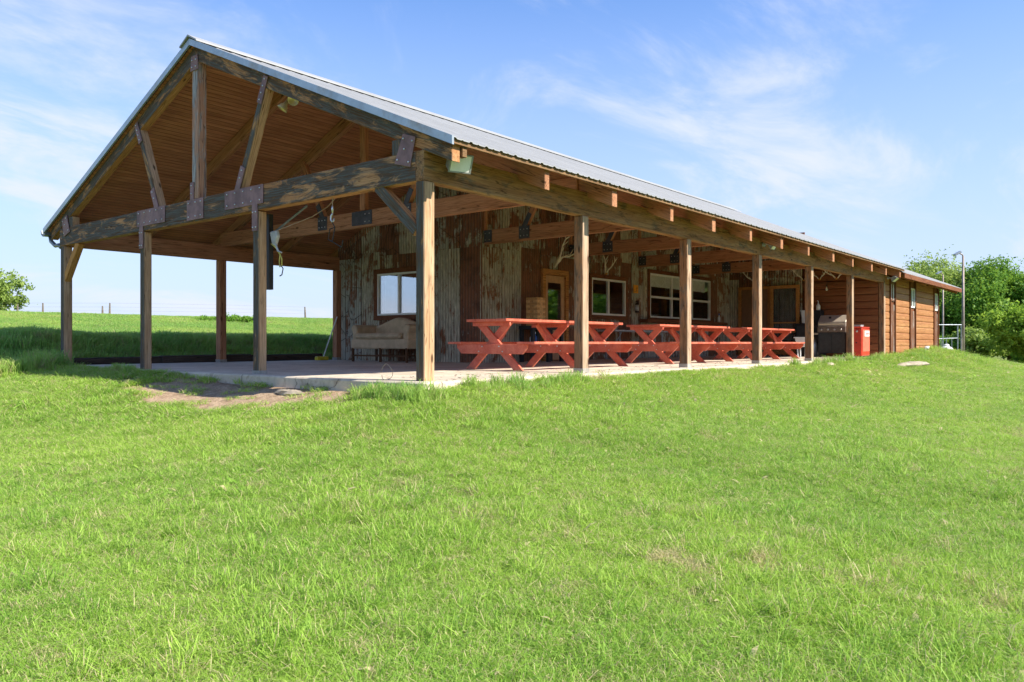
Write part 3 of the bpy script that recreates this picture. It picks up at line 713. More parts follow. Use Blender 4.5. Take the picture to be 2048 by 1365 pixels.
for xa, xb, wz0, gl in ((23.12, 23.86, 2.0, False), (26.06, 27.0, 1.86, True), (30.32, 31.22, 1.88, True)):
    b = MB().box((xa, -0.03, -0.12), (xb, 0.06, ZT)); b.build('recess_board', M['trimwood'], barn)
    timber('vertical_board', ((xa+xb)/2, -0.05, -0.1), ((xa+xb)/2, -0.05, wz0-0.13), (xb-xa)*0.62, 0.05, M['trimgrey'], barn)
    for e in (xa+0.03, xb-0.03): timber('corner_strip', (e, -0.07, -0.1), (e, -0.07, ZT), 0.06, 0.07, M['trimwood'], barn)
    wz1 = 2.62 if gl else 2.66
    fr_ = MB()
    x0, x1 = xa+0.09, xb-0.09
    for q in (((x0, wz0), (x0+0.06, wz1)), ((x1-0.06, wz0), (x1, wz1)), ((x0, wz0), (x1, wz0+0.06)), ((x0, wz1-0.06), (x1, wz1))):
        fr_.box((q[0][0], -0.075, q[0][1]), (q[1][0], -0.033, q[1][1]))
    xm = (x0+x1)/2; fr_.box((xm-0.05, -0.074, wz0+0.06), (xm+0.05, -0.034, wz1-0.06))
    f_ = fr_.build('window', M['white'] if gl else M['trimgrey'], barn)
    MB().box((x0+0.05, -0.055, wz0+0.05), (x1-0.05, -0.045, wz1-0.05)).build('pane', M['glass2'] if gl else M['white'], f_)

# ---- windows and doors of the tin walls
def window_x(x0, x1, z0, z1, y, mull, name='window', horiz=(), trim=True):
    fr_ = MB(); t = 0.055
    fr_.box((x0, y-0.05, z0), (x0+t, y+0.04, z1)); fr_.box((x1-t, y-0.05, z0), (x1, y+0.04, z1))
    fr_.box((x0+t, y-0.05, z0), (x1-t, y+0.04, z0+t)); fr_.box((x0+t, y-0.05, z1-t), (x1-t, y+0.04, z1))
    for m_ in mull: fr_.box((m_-0.035, y-0.045, z0+t), (m_+0.035, y+0.035, z1-t))
    for h_ in horiz: fr_.box((x0+t, y-0.042, h_-0.035), (x1-t, y+0.032, h_+0.035))
    f_ = fr_.build(name, M['white'], barn)
    MB().box((x0+t*0.8, y-0.012, z0+t*0.8), (x1-t*0.8, y-0.004, z1-t*0.8)).build('pane', M['glass'], f_)
    if trim:
        c = MB(); w_ = 0.12
        c.box((x0-w_, y-0.06, z1+0.002), (x1+w_, y+0.0, z1+w_)); c.box((x0-w_, y-0.058, z0-w_), (x1+w_, y+0.0, z0-0.002))
        c.box((x0-w_, y-0.056, z0), (x0-0.002, y, z1)); c.box((x1+0.002, y-0.056, z0), (x1+w_, y, z1))
        c.build('window_trim', M['trimwood'], f_)
    return f_
window_x(12.33, 14.26, 1.33, 2.43, 5.55, (13.28,))
sw = window_x(15.81, 20.37, 1.33, 2.80, 5.55, (17.35, 18.9), horiz=(2.02,))
for a_, b_ in ((15.90, 17.30), (17.40, 18.85), (18.95, 20.0)): MB().box((a_, 5.552, 2.36), (b_, 5.560, 2.75)).build('blind', M['blind'], sw)
ct = MB().box((15.1, 5.18, 1.15), (21.2, 5.50, 1.26)).build('serving_counter', M['trimwood'], barn, Matrix.Translation((15, 5.3, 1.2)), bevel=0.01)
for x in (15.4, 17.2, 19.2, 20.9): MB().prism([(5.22, 1.15), (5.52, 1.15), (5.52, 0.85)], 0, x, x+0.06).build('bracket', M['trimwood'], ct)
# gable window (faces -X)
gx0 = WX-0.02
fr_ = MB(); t = 0.05
for y0, y1, z0, z1 in ((7.62, 7.62+t, 1.25, 2.4), (9.35-t, 9.35, 1.25, 2.4), (7.62+t, 9.35-t, 1.25, 1.25+t), (7.62+t, 9.35-t, 2.4-t, 2.4), (8.46, 8.52, 1.25+t, 2.4-t)):
    fr_.box((gx0-0.05, y0, z0), (gx0+0.05, y1, z1))
gw = fr_.build('window', M['white'], barn)
MB().box((gx0-0.005, 7.66, 1.29), (gx0+0.003, 9.31, 2.36)).build('pane', M['glass2'], gw)
c = MB(); w_ = 0.13
c.box((gx0-0.07, 7.62-w_, 2.402), (gx0-0.02, 9.35+w_, 2.40+w_)); c.box((gx0-0.07, 7.62-w_, 1.25-w_), (gx0-0.02, 9.35+w_, 1.248))
c.box((gx0-0.068, 7.62-w_, 1.25), (gx0-0.02, 7.618, 2.4)); c.box((gx0-0.068, 9.352, 1.25), (gx0-0.02, 9.35+w_, 2.4)); c.build('window_trim', M['trimwood'], gw)
pts = []; n = 40
v = []; f = []
for i in range(n+1):
    y = 8.56+0.72*i/n; xx = gx0+0.14+0.025*math.sin(i*1.3)
    v += [(xx, y, 1.28), (xx, y, 2.36)]
for i in range(n): f.append((2*i, 2*i+1, 2*i+3, 2*i+2))
link('curtain', v, f, M['curtain2'], gw)
# glazed entry door (faces -Y)
dy = 5.54
d1 = MB(); x0, x1 = 9.92, 11.13
for a_, b_ in (((x0, dy-0.05, 0), (x0+0.13, dy+0.06, 2.37)), ((x1-0.13, dy-0.05, 0), (x1, dy+0.06, 2.37)), ((x0, dy-0.052, 2.37), (x1, dy+0.06, 2.52))): d1.box(a_, b_)
d1.build('door_frame', M['ochre'], barn)
d = MB(); X0, X1 = 10.06, 10.99
d.box((X0, dy, 0.02), (X0+0.15, dy+0.04, 2.36)); d.box((X1-0.15, dy, 0.02), (X1, dy+0.04, 2.36)); d.box((X0+0.15, dy, 0.02), (X1-0.15, dy+0.04, 1.02)); d.box((X0+0.15, dy, 2.16), (X1-0.15, dy+0.04, 2.36))
d.box((X0+0.2, dy-0.012, 0.2), (X1-0.2, dy, 0.85))
dd_ = d.build('door', M['tan'], barn, bevel=0.006)
MB().box((X0+0.14, dy+0.012, 1.0), (X1-0.14, dy+0.022, 2.18)).build('pane', M['glass'], dd_)
MB().lathe([(0.012, 0), (0.012, -0.05), (0.035, -0.06), (0.035, -0.09), (0.01, -0.1)], (X0+0.07, dy, 1.05), 12, 'y').build('handle', M['black'], dd_)
# six panel door on the cross wall (faces -X)
dx_ = 22.16
d2 = MB()
for y0, y1, z0, z1 in ((5.06, 5.16, 0, 2.54), (3.90, 4.00, 0, 2.54), (3.90, 5.16, 2.541, 2.64)): d2.box((dx_-0.05, y0, z0), (dx_+0.06, y1, z1))
d2.build('door_frame', M['ochre'], barn)
d2 = MB(); d2.box((dx_, 4.01, 0.02), (dx_+0.04, 5.05, 2.53))
for ya in (4.12, 4.60):
    for za, zb in ((0.25, 0.95), (1.08, 1.85), (1.98, 2.38)): d2.box((dx_-0.012, ya, za), (dx_, ya+0.35, zb))
dd_ = d2.build('door', M['browndoor'], barn, bevel=0.008)
MB().lathe([(0.012, 0), (0.012, -0.05), (0.035, -0.06), (0.035, -0.09), (0.01, -0.1)], (dx_, 4.98, 1.1), 12, 'x').build('handle', M['bolt'], dd_)
# screen door, swung open flat beside it
sx_ = 22.03
d3 = MB()
for y0, y1, z0, z1 in ((3.74, 3.87, 0.05, 2.64), (2.76, 2.89, 0.05, 2.64), (2.89, 3.74, 2.52, 2.64), (2.89, 3.74, 0.05, 0.25), (2.89, 3.74, 0.88, 0.98), (2.89, 3.74, 1.22, 1.27)):
    d3.box((sx_-0.03, y0, z0), (sx_+0.03, y1, z1))
sd = d3.build('screen_door', M['ochre'], barn, bevel=0.004)
MB().box((sx_-0.003, 2.88, 0.24), (sx_+0.003, 3.75, 2.53)).build('screen', M['screen'], sd)
v = []; f = []; n = 36
for i in range(n+1):
    y = 3.06+0.40*i/n; xx = sx_+0.075+0.02*math.sin(i*1.1)
    v += [(xx, y-0.02, 0.6), (xx, y+0.1*math.sin(i*0.2), 2.5)]
for i in range(n): f.append((2*i, 2*i+1, 2*i+3, 2*i+2))
link('curtain', v, f, M['curtain'], sd)

# ------------------------------------------------------------ THINGS
# picnic tables
def make_table(L, nfr, sp):
    t = thing('picnic_table', '', 'picnic table')
    b = MB()
    for k in range(4): b.box((-0.22, -0.46+k*0.232, 0.875), (L, -0.46+k*0.232+0.224, 0.925))
    b.build('tabletop', M['picnic'], t, bevel=0.006)
    for s in (-1, 1):
        b = MB()
        for k in range(2):
            y = s*0.66 + k*0.17*s; b.box((-0.15, min(y, y+0.165*s), 0.47), (L+0.12, max(y, y+0.165*s), 0.515))
        b.build('bench', M['picnic'], t, bevel=0.006)
    for i in range(nfr):
        x = i*sp; e = 0.024
        for s in (-1, 1):
            p0, p1 = Vector((0, -0.60*s, 0)), Vector((0, 0.33*s, 0.872)); d_ = (p1-p0); n_ = d_.normalized(); hw = 0.072/n_.z
            poly = [(p0.y-hw, 0.0), (p0.y+hw, 0.0), (p1.y+hw, 0.872), (p1.y-hw, 0.872)]
            xo = x + (0.0 if s > 0 else 0.050)
            MB().prism(poly, 0, xo-e, xo+e).build('leg', M['picnic'], t, bevel=0.004)
        q = MB().prism([(-0.83, 0.47), (-0.83, 0.40), (-0.72, 0.295), (0.72, 0.295), (0.83, 0.40), (0.83, 0.47)], 0, x-e-0.05, x-e-0.002).build('crosspiece', M['picnic'], t, bevel=0.004)
        for y, z in ((-0.28, 0.34), (-0.20, 0.43), (0.28, 0.34), (0.20, 0.43)): bolt_at(q, (x-e-0.05, y, z))
        MB().box((x-e-0.045, -0.44, 0.80), (x-e-0.003, 0.44, 0.872)).build('cleat', M['picnic'], t, bevel=0.004)
        xb = x+0.95 if i == 0 else x-0.95
        timber('brace', (x+(0.09 if i == 0 else -0.05), 0, 0.46), (xb*0.5+x*0.5, 0, 0.86), 0.04, 0.09, M['picnic'], t)
    return t
G = 'red picnic tables lined up on the patio'
for (x, y, rz, L, n, sp, lab) in ((3.62, 1.90, 0.0, 3.75, 3, 1.77, 'red wooden picnic table nearest the gable end, before the stacked block tower'),
                          (9.28, 1.92, -0.012, 3.55, 3, 1.62, 'middle red wooden picnic table, standing below the orange sign and extinguisher'),
                          (14.25, 1.90, 0.008, 3.60, 3, 1.68, 'farthest red wooden picnic table, beside the white utility sink')):
    t = make_table(L, n, sp); t.location = (x, y, 0.002); t.rotation_euler.z = rz; tag(t, lab, 'picnic table', G)

# sofa (faces -X)
so_ = thing('sofa', 'worn tan camelback sofa on wooden legs below the gable window', 'sofa', (6.30, 8.10, 0.0))
W = 1.09
MB().box((0.03, -W, 0.34), (0.95, W, 0.60)).build('frame', M['sofa'], so_, bevel=0.03)
MB().box((-0.04, -W+0.22, 0.60), (0.72, W-0.22, 0.74)).build('seat_cushion', M['sofa'], so_, bevel=0.05)
top = [(y, 0.93+0.20*math.exp(-(y/0.62)**2)+0.03*math.cos(y*2)) for y in np.linspace(-W+0.1, W-0.1, 24)]
bk = MB().prism([(-W+0.1, 0.58)] + [(a_, b_) for a_, b_ in top] + [(W-0.1, 0.58)], 0, 0.72, 0.93).build('backrest', M['sofa'], so_, bevel=0.05)
for s in (-1, 1):
    yy = s*(W-0.12)
    pr = []
    for k in range(14):
        a_ = math.pi*1.15 - k/13*math.pi*1.35
        pr.append((yy + s*0.03 + 0.12*math.cos(a_)*s*-1, 0.88+0.10*math.sin(a_)))
    poly = [(yy-0.10, 0.58)] + sorted([p for p in pr], key=lambda p: 0)[:] + [(yy+0.09, 0.58)]
    hull = [(yy-0.09, 0.40), (yy-0.09, 0.74)] + [(yy+s*0.03-0.125*math.cos(k/10*math.pi), 0.86+0.11*math.sin(k/10*math.pi)) for k in range(11)] + [(yy+0.09, 0.74), (yy+0.09, 0.40)]
    MB().prism(hull, 0, 0.06, 0.90).build('arm', M['sofa'], so_, bevel=0.03)
for y in (-W+0.06, -0.05, W-0.06):
    for x in (0.06, 0.88): timber('leg', (x, y, 0.0), (x, y, 0.36), 0.055, 0.055, M['legwood'], so_, 0.004)
for x in (0.06, 0.88): timber('stretcher', (x, -W+0.06, 0.16), (x, W-0.06, 0.16), 0.03, 0.04, M['legwood'], so_, 0.004)

# block tower on its stand
st = thing('black_stand', 'black stand with open shelf under the wooden block tower', 'stand', (8.95, 5.02, 0))
MB().box((-0.40, -0.24, 0.84), (0.98, 0.24, 0.93)).build('top', M['black'], st, bevel=0.006)
for x in (-0.38, 0.28, 0.86):
    for y in (-0.22, 0.14): MB().box((x, y, 0.0), (x+0.10, y+0.08, 0.84)).build('leg', M['black'], st, bevel=0.004)
MB().box((-0.36, -0.2, 0.34), (0.30, 0.2, 0.38)).build('shelf', M['black'], st)
bt = thing('bottle', 'blue and white bottle on the shelf of the black stand', 'bottle', (8.82, 4.93, 0.385))
MB().lathe([(0.05, 0), (0.052, 0.2), (0.05, 0.27), (0.02, 0.31), (0.02, 0.36)], seg=14).build('body', M['blue'], bt, smooth=True)
MB().lathe([(0.023, 0.34), (0.023, 0.38), (0.02, 0.39)], seg=12).build('cap', M['white'], bt)
bx2 = thing('bottle', 'plain white bottle beside the blue one on the black stand', 'bottle', (8.68, 4.93, 0.385))
MB().lathe([(0.045, 0), (0.047, 0.24), (0.02, 0.29), (0.02, 0.34)], seg=14).build('body', M['white'], bx2, smooth=True)
MB().lathe([(0.023, 0.32), (0.023, 0.36), (0.02, 0.37)], seg=12).build('cap', M['grey'], bx2)
tw = thing('block_tower', 'tall stack of pale wooden game blocks on the black stand', 'block tower', (8.95, 5.0, 0.932), 0.0)
for k in range(11):
    for j in range(3):
        z = k*0.0665; o_ = -0.18+j*0.121; e = random.uniform(-0.006, 0.006)
        if k % 2: bb = ((-0.18+e, o_, z), (0.18+e, o_+0.118, z+0.064))
        else: bb = ((o_, -0.18+e, z), (o_+0.118, 0.18+e, z+0.064))
        MB().box(*bb).build('block', M['block'] if (k+j) % 2 else M['block2'], tw, bevel=0.003)

# grey folding table along the wall
ft = thing('folding_table', 'long grey folding table against the rusty wall', 'folding table', (12.35, 5.0, 0))
MB().box((0, -0.30, 0.83), (3.3, 0.30, 0.875)).build('tabletop', M['grey'], ft, bevel=0.01)
for x in (0.35, 2.9):
    MB().tube([(x, -0.24, 0.83), (x, -0.24, 0.02), (x, 0.24, 0.02), (x, 0.24, 0.83)], 0.016, 6).build('leg', M['galvpipe'], ft)
    MB().tube([(x, 0.0, 0.35), (x+(0.5 if x < 1 else -0.5), 0, 0.82)], 0.012, 6).build('brace', M['galvpipe'], ft)

# extinguisher, sign, bottle on the counter
ex = thing('fire_extinguisher', 'black and silver fire extinguisher on the wall below the orange sign', 'fire extinguisher', (14.86, 5.44, 1.46))
MB().lathe([(0.055, 0), (0.062, 0.03), (0.062, 0.27), (0.03, 0.31), (0.02, 0.34)], seg=14).build('body', M['black'], ex, smooth=True)
MB().lathe([(0.0635, 0.06), (0.0635, 0.25)], seg=14).build('label_band', M['grey'], ex, smooth=True)
MB().box((-0.02, -0.06, 0.34), (0.02, 0.04, 0.365)).box((-0.015, -0.06, 0.375), (0.015, 0.02, 0.39)).build('handle', M['black'], ex)
MB().tube([(0, 0.02, 0.35), (0.08, 0.0, 0.36), (0.095, 0, 0.2), (0.08, 0, 0.1)], 0.01, 6).build('hose', M['black'], ex)
sg = thing('wall_sign', 'small square orange sign on the wall above the extinguisher', 'sign', (14.92, 5.535, 2.09))
MB().box((-0.14, -0.012, 0), (0.16, 0.0, 0.26)).build('board', M['orange'], sg, bevel=0.003)
MB().prism([(0.00, 0.06), (0.05, 0.13), (0.02, 0.13), (0.07, 0.21), (0.09, 0.15), (0.06, 0.14), (0.10, 0.08)], 1, -0.015, -0.0125).box((-0.09, -0.0148, 0.04), (0.10, -0.0125, 0.055)).build('pictogram', M['ochre'], sg)
cbm = thing('counter_bottle', 'slim white spray bottle at the far end of the serving counter', 'bottle', (20.75, 5.33, 1.262))
MB().lathe([(0.045, 0), (0.047, 0.18), (0.018, 0.24), (0.016, 0.29)], seg=12).build('body', M['white'], cbm, smooth=True)
MB().lathe([(0.02, 0.27), (0.02, 0.33), (0.01, 0.34)], seg=10).build('cap', M['blue'], cbm)

# antlers
def antler_curve(b, side, scale, tines, spread=1.0, curl=0.0):
    pts = [(0.03*side, 0, 0), (0.10*side*spread, -0.02, 0.12), (0.26*side*spread, -0.06, 0.24), (0.36*side*spread, -0.10+curl, 0.40), (0.34*side*spread, -0.16+curl, 0.56)]
    pts = [tuple(c_*scale for c_ in p) for p in pts]
    b.tube(pts, [0.022*scale*1.3, 0.02*scale*1.2, 0.018*scale*1.2, 0.014*scale*1.2, 0.005*scale], 6)
    for (k, dx, dz, dyy) in tines:
        p = Vector(pts[k]); b.tube([p, p+Vector((dx*side*0.6, dyy, dz*0.6))*scale, p+Vector((dx*side, dyy*1.4, dz))*scale], [0.015*scale, 0.012*scale, 0.004*scale], 6)
def mount(name, label, loc, rz, scale, tilt=0.0, skull=True, one=False, spread=1.0, ry=0.0):
    t = thing(name, label, 'antlers', loc, rz); t.rotation_euler = (tilt, ry, rz)
    tines = [(1, 0.10, 0.16, -0.04), (2, -0.06, 0.22, -0.03), (3, 0.16, 0.16, 0.0), (3, -0.10, 0.18, -0.02)]
    for s in ((1,) if one else (-1, 1)):
        b = MB(); antler_curve(b, s, scale, tines, spread); b.build('antler', M['bone'], t, smooth=True)
    if skull:
        k = MB().lathe([(0.01, -0.30), (0.035, -0.28), (0.04, -0.18), (0.075, -0.06), (0.075, 0.0), (0.04, 0.05)], (0, 0, 0), 10)
        k.v = [(x*scale, y*scale*0.8, z*scale) for x, y, z in k.v]; k.build('skull', M['bone'], t, smooth=True)
    else: MB().lathe([(0.03, -0.03), (0.055, -0.02), (0.055, 0.02), (0.03, 0.03)], seg=10).build('skull_plate', M['ochre'], t)
    return t
mount('mounted_antlers', 'deer skull with wide branching antlers above the glazed door', (10.42, 5.30, 2.82), 0.25, 1.05, 0.35, ry=0.45)
mount('mounted_antlers', 'pale forked antlers above the sliding window', (13.0, 5.44, 2.58), 0.0, 0.95, 0.15, skull=False, spread=0.75)
mount('mounted_antlers', 'branching antlers above the brown panelled door', (22.0, 4.45, 2.78), -math.pi/2, 1.0, 0.2, skull=True)
mount('mounted_antlers', 'thin antlers left of the two on the beam board', (22.08, 2.62, 2.80), -math.pi/2, 0.8, 0.2, skull=False)
mount('mounted_antlers', 'small middle antlers on the board behind the grill', (22.08, 2.06, 2.80), -math.pi/2, 0.7, 0.2, skull=False)
mount('mounted_antlers', 'wide antlers on an orange mount above the grill', (22.06, 1.45, 2.80), -math.pi/2, 0.95, 0.25, skull=False, spread=1.2)

# floodlights
def flood(label, loc, rz, rx, sc_=1.0):
    t = thing('floodlight', label, 'floodlight', loc, rz, 'floodlights under the eave')
    b = MB().prism([(-0.04, -0.11), (-0.04, 0.11), (0.08, 0.07), (0.08, -0.07)], 0, -0.14, 0.14)
    m = Matrix.Scale(sc_, 4) @ Matrix.Rotation(rx, 4, 'X')
    h = b.build('housing', M['lampgrey'], t, bevel=0.01); h.matrix_local = m
    g = MB().box((-0.125, -0.052, -0.095), (0.125, -0.041, 0.095)).build('lens', M['green_glass'], h)
    MB().box((-0.145, -0.056, -0.112), (0.145, -0.0395, -0.096)).box((-0.145, -0.056, 0.096), (0.145, -0.0395, 0.112)).box((-0.145, -0.056, -0.096), (-0.127, -0.0395, 0.096)).box((0.127, -0.056, -0.096), (0.145, -0.0395, 0.096)).build('rim', M['lampgrey'], h)
    MB().tube([(0, 0.05, 0.0), (0, 0.12, 0.04), (0, 0.24, 0.04)], 0.018, 8).build('bracket', M['grey'], t, smooth=True)
    MB().lathe([(0.05, 0.20), (0.05, 0.25)], (0, 0, 0.04), 12, 'y').build('mounting_box', M['grey'], t)
    return t
flood('large pale floodlight at the gable corner of the eave', (0.32, -0.33, 2.86), -0.40, 0.45, 1.1)
flood('small floodlight on the side beam, halfway along the eave', (11.3, -0.33, 2.82), 0.0, 0.6, 0.8)
flood('angled floodlight at the eave corner beside the log wall', (22.42, -0.40, 2.72), -0.1, 0.9, 1.0)
sp = thing('spotlight', 'pair of brass spotlight holders hung under the gable rafter', 'spotlight', (0.16, 3.05, 4.36))
for (dx, dyy, ax, ay) in ((0.0, 0.16, 0.5, 0.35), (0.0, -0.06, -0.3, 1.1)):
    m = Matrix.Translation((dx, dyy, -0.05)) @ Euler((ax, ay, 0.3)).to_matrix().to_4x4()
    b = MB().lathe([(0.03, 0.02), (0.035, -0.06), (0.06, -0.09), (0.085, -0.15), (0.088, -0.16), (0.08, -0.15), (0.02, -0.10)], seg=16)
    o_ = b.build('shade', M['brass'], sp, smooth=True); o_.matrix_local = m
MB().lathe([(0.05, 0.0), (0.05, 0.05), (0.02, 0.09)], (0, 0.05, -0.02), 12).build('base', M['black'], sp)

# hoist hook with wire frame
hk = thing('hoist_hook', 'steel hook and bent black hanger hanging from the front tie beam', 'hook', (0.0, 1.89, 2.60))
MB().tube([(0, 0, 0.02), (0, 0, -0.10)], 0.006, 6).build('cable', M['cord'], hk)
MB().tube([(0, 0, -0.10), (0, 0, -0.15), (0, 0, -0.22)], [0.008, 0.018, 0.008], 8).build('swivel', M['bolt'], hk, smooth=True)
MB().tube([(0, 0.0, -0.22), (0, 0.03, -0.25), (0, 0.04, -0.30), (0, 0.01, -0.34), (0, -0.03, -0.33), (0, -0.035, -0.29)], [0.012, 0.013, 0.013, 0.012, 0.01, 0.006], 8).build('hook', M['bolt'], hk, smooth=True)
MB().tube([(0, 0.01, -0.34), (0.02, -0.03, -0.42), (0.02, 0.02, -0.60), (0.0, 0.02, -0.63)], 0.008, 6).tube([(0.0, 0.06, -0.44), (0.03, 0.14, -0.58), (0.03, -0.17, -0.72), (0.03, -0.20, -0.62)], 0.008, 6).tube([(0.0, 0.06, -0.44), (0.02, -0.03, -0.42)], 0.007, 6).build('hanger', M['black'], hk)
# winch on the back of the post
wi = thing('rope_winch', 'grey hand winch with tangled yellow rope on the gable post', 'winch', (0.14, 3.60, 2.12)); wi.scale = (0.8, 0.8, 0.8)
MB().prism([(-0.02, -0.05), (0.06, 0.20), (-0.16, 0.22), (-0.20, 0.10), (-0.14, -0.02), (-0.10, -0.10)], 0, -0.03, 0.06).build('cover', M['grey'], wi, bevel=0.02)
MB().tube([(0, 0.03, -0.04), (0, -0.08, -0.10), (0.02, -0.2, -0.2), (0, -0.27, -0.27), (0.03, -0.20, -0.40), (0, -0.26, -0.52), (0, -0.33, -0.50), (0.02, -0.30, -0.36), (0, -0.26, -0.25)], 0.011, 6).tube([(0, -0.02, -0.02), (0, -0.16, -0.12), (0, -0.24, -0.26)], 0.011, 6).build('rope', M['rope'], wi, smooth=True)
MB().tube([(0, -0.10, -0.02), (0, -0.20, -0.20), (0, -0.32, -0.24)], [0.02, 0.022, 0.015], 8).build('crank', M['grey'], wi)
MB().tube([(0, -0.29, -0.48), (0, -0.37, -0.56), (0, -0.33, -0.68), (0, -0.26, -0.70)], 0.012, 6).build('hook', M['black'], wi)
MB().tube([(0, -0.08, 0.20), (0.3, -0.9, 0.45), (0.4, -1.25, 0.62), (0.3, -1.6, 0.72)], 0.007, 6).build('cord', M['cord'], wi)
ch = thing('steel_channel', 'dark steel channel with angled arm bolted behind the gable post', 'hoist arm', (0.17, 3.81, 1.36))
MB().box((-0.02, -0.11, 0), (0.06, -0.015, 1.22)).build('upright', M['black'], ch)
MB().tube([(0.0, -0.06, 0.85), (0.25, -0.75, 1.32)], 0.018, 8).build('arm', M['gutter'], ch)

# ---- cooking corner
gr = thing('gas_grill', 'stainless gas grill with beige hood and dark cabinet', 'grill', (20.95, 1.28, 0.0))
MB().box((0.0, -0.46, 0.13), (0.62, 0.46, 0.86)).build('cabinet', M['charcoal'], gr, bevel=0.01)
MB().box((0.0-0.012, -0.44, 0.16), (-0.002, -0.005, 0.80)).box((-0.012, 0.005, 0.16), (-0.002, 0.44, 0.80)).build('door', M['charcoal'], gr)
pn = MB().box((-0.06, -0.47, 0.86), (0.06, 0.47, 1.06)).build('control_panel', M['panelsteel'], gr, bevel=0.01)
for y in (-0.33, -0.11, 0.11, 0.33): MB().lathe([(0.038, 0), (0.034, -0.035), (0.01, -0.04)], (-0.06, y, 0.95), 14, 'x').build('knob', M['steel'], pn, smooth=True)
hd = MB().prism([(0.0, 1.06), (0.0, 1.22), (0.10, 1.30), (0.28, 1.46), (0.45, 1.46), (0.60, 1.30), (0.62, 1.06)], 1, -0.47, 0.47).build('hood', M['beige'], gr, bevel=0.015)
MB().tube([(-0.06, -0.40, 1.15), (-0.06, 0.40, 1.15)], 0.022, 8).box((-0.06, -0.39, 1.135), (0.0, -0.36, 1.165)).box((-0.06, 0.36, 1.135), (0.0, 0.39, 1.165)).build('handle', M['steel'], hd)
MB().lathe([(0.045, 0), (0.045, -0.012)], (0.155, 0.10, 1.37), 16, 'x').build('thermometer', M['black'], hd)
MB().box((0.02, 0.47, 0.78), (0.55, 0.86, 0.84)).build('side_shelf', M['beige'], gr, bevel=0.01)
for y in (-0.42, 0.40):
    for x in (0.05, 0.55): MB().lathe([(0.06, -0.02), (0.06, 0.02)], (x, y, 0.062), 14, 'y').build('wheel', M['black'], gr)
    for x in (0.05, 0.55): MB().box((x-0.015, y-0.035, 0.06), (x+0.015, y-0.022, 0.135)).build('caster', M['black'], gr)
gb = thing('gas_cylinder', 'grey steel gas cylinder standing under the grill side shelf', 'gas cylinder', (21.2, 1.98, 0.0))
MB().lathe([(0.12, 0), (0.15, 0.05), (0.165, 0.15), (0.165, 0.45), (0.12, 0.58), (0.04, 0.62)], seg=18).build('tank', M['galvpipe'], gb, smooth=True)
MB().lathe([(0.03, 0.6), (0.03, 0.68), (0.015, 0.7)], seg=10).build('valve', M['brass'], gb)
cbn = thing('black_cabinet', 'tall black metal cabinet in the corner behind the grill', 'cabinet', (21.72, 2.18, 0))
MB().box((0.0, -0.28, 0.0), (0.45, 0.62, 1.20)).build('body', M['black'], cbn, bevel=0.01)
MB().box((0.05, -0.27, 1.20), (0.40, -0.02, 1.67)).build('upper_box', M['black'], cbn, bevel=0.01)
MB().box((-0.012, -0.25, 0.08), (0.0, 0.58, 1.12)).build('door', M['charcoal'], cbn)
wb = thing('white_bin', 'square white plastic bin standing on the black cabinet', 'bin', (21.88, 2.42, 1.202))
q = MB(); q.add([(-0.13,-0.15,0),(0.13,-0.15,0),(0.13,0.15,0),(-0.13,0.15,0),(-0.17,-0.19,0.46),(0.17,-0.19,0.46),(0.17,0.19,0.46),(-0.17,0.19,0.46)], [(0,3,2,1),(4,5,6,7),(0,1,5,4),(1,2,6,5),(2,3,7,6),(3,0,4,7)])
q.build('body', M['plastic'], wb, bevel=0.015); MB().box((-0.19, -0.21, 0.44), (0.19, 0.21, 0.475)).build('rim', M['plastic'], wb, bevel=0.006)
jug = thing('soap_bottle', 'clear white pump bottle standing on top of the black cabinet', 'bottle', (21.86, 2.03, 1.672))
MB().lathe([(0.07, 0), (0.075, 0.16), (0.03, 0.22), (0.025, 0.27)], seg=14).build('body', M['white'], jug, smooth=True)
MB().tube([(0, 0, 0.26), (0, 0, 0.33), (-0.06, 0.02, 0.34)], 0.012, 6).build('pump', M['white'], jug)
us = thing('utility_sink', 'white plastic utility sink on slim legs beside the far picnic table', 'sink', (19.05, 1.62, 0))
q = MB(); q.add([(-0.15,-0.15,0.36),(0.15,-0.15,0.36),(0.15,0.15,0.36),(-0.15,0.15,0.36),(-0.20,-0.21,0.66),(0.20,-0.21,0.66),(0.20,0.21,0.66),(-0.20,0.21,0.66)], [(0,3,2,1),(4,5,6,7),(0,1,5,4),(1,2,6,5),(2,3,7,6),(3,0,4,7)])
q.build('basin', M['plastic'], us, bevel=0.02); MB().box((-0.22, -0.23, 0.65), (0.22, 0.23, 0.68)).build('rim', M['plastic'], us, bevel=0.006)
for x in (-0.12, 0.12):
    for y in (-0.12, 0.12): MB().tube([(x, y, 0), (x*1.1, y*1.1, 0.38)], 0.022, 8).build('leg', M['plastic'], us)
ck = thing('drinks_cooler', 'tall red vintage drinks cooler beside the last barn post', 'cooler', (20.42, 0.14, 0.0))
MB().box((0.0, 0.0, 0.05), (0.92, 0.50, 0.99)).build('body', M['red'], ck, bevel=0.03)
MB().box((0.06, -0.014, 0.20), (0.86, 0.0, 0.93)).build('front_panel', M['fadedred'], ck, bevel=0.01)
MB().box((-0.005, -0.01, 0.98), (0.925, 0.505, 1.03)).build('lid', M['red'], ck, bevel=0.02)
MB().box((0.25, -0.019, 0.71), (0.80, -0.0145, 0.90)).build('label_panel', M['white'], ck)
mk = MB()
for k in range(3): mk.tube([(0.33+k*0.13, -0.021, 0.76), (0.40+k*0.13, -0.021, 0.84), (0.46+k*0.13, -0.021, 0.78)], 0.012, 5)
mk.build('label_script', M['red'], ck)
mk = MB()
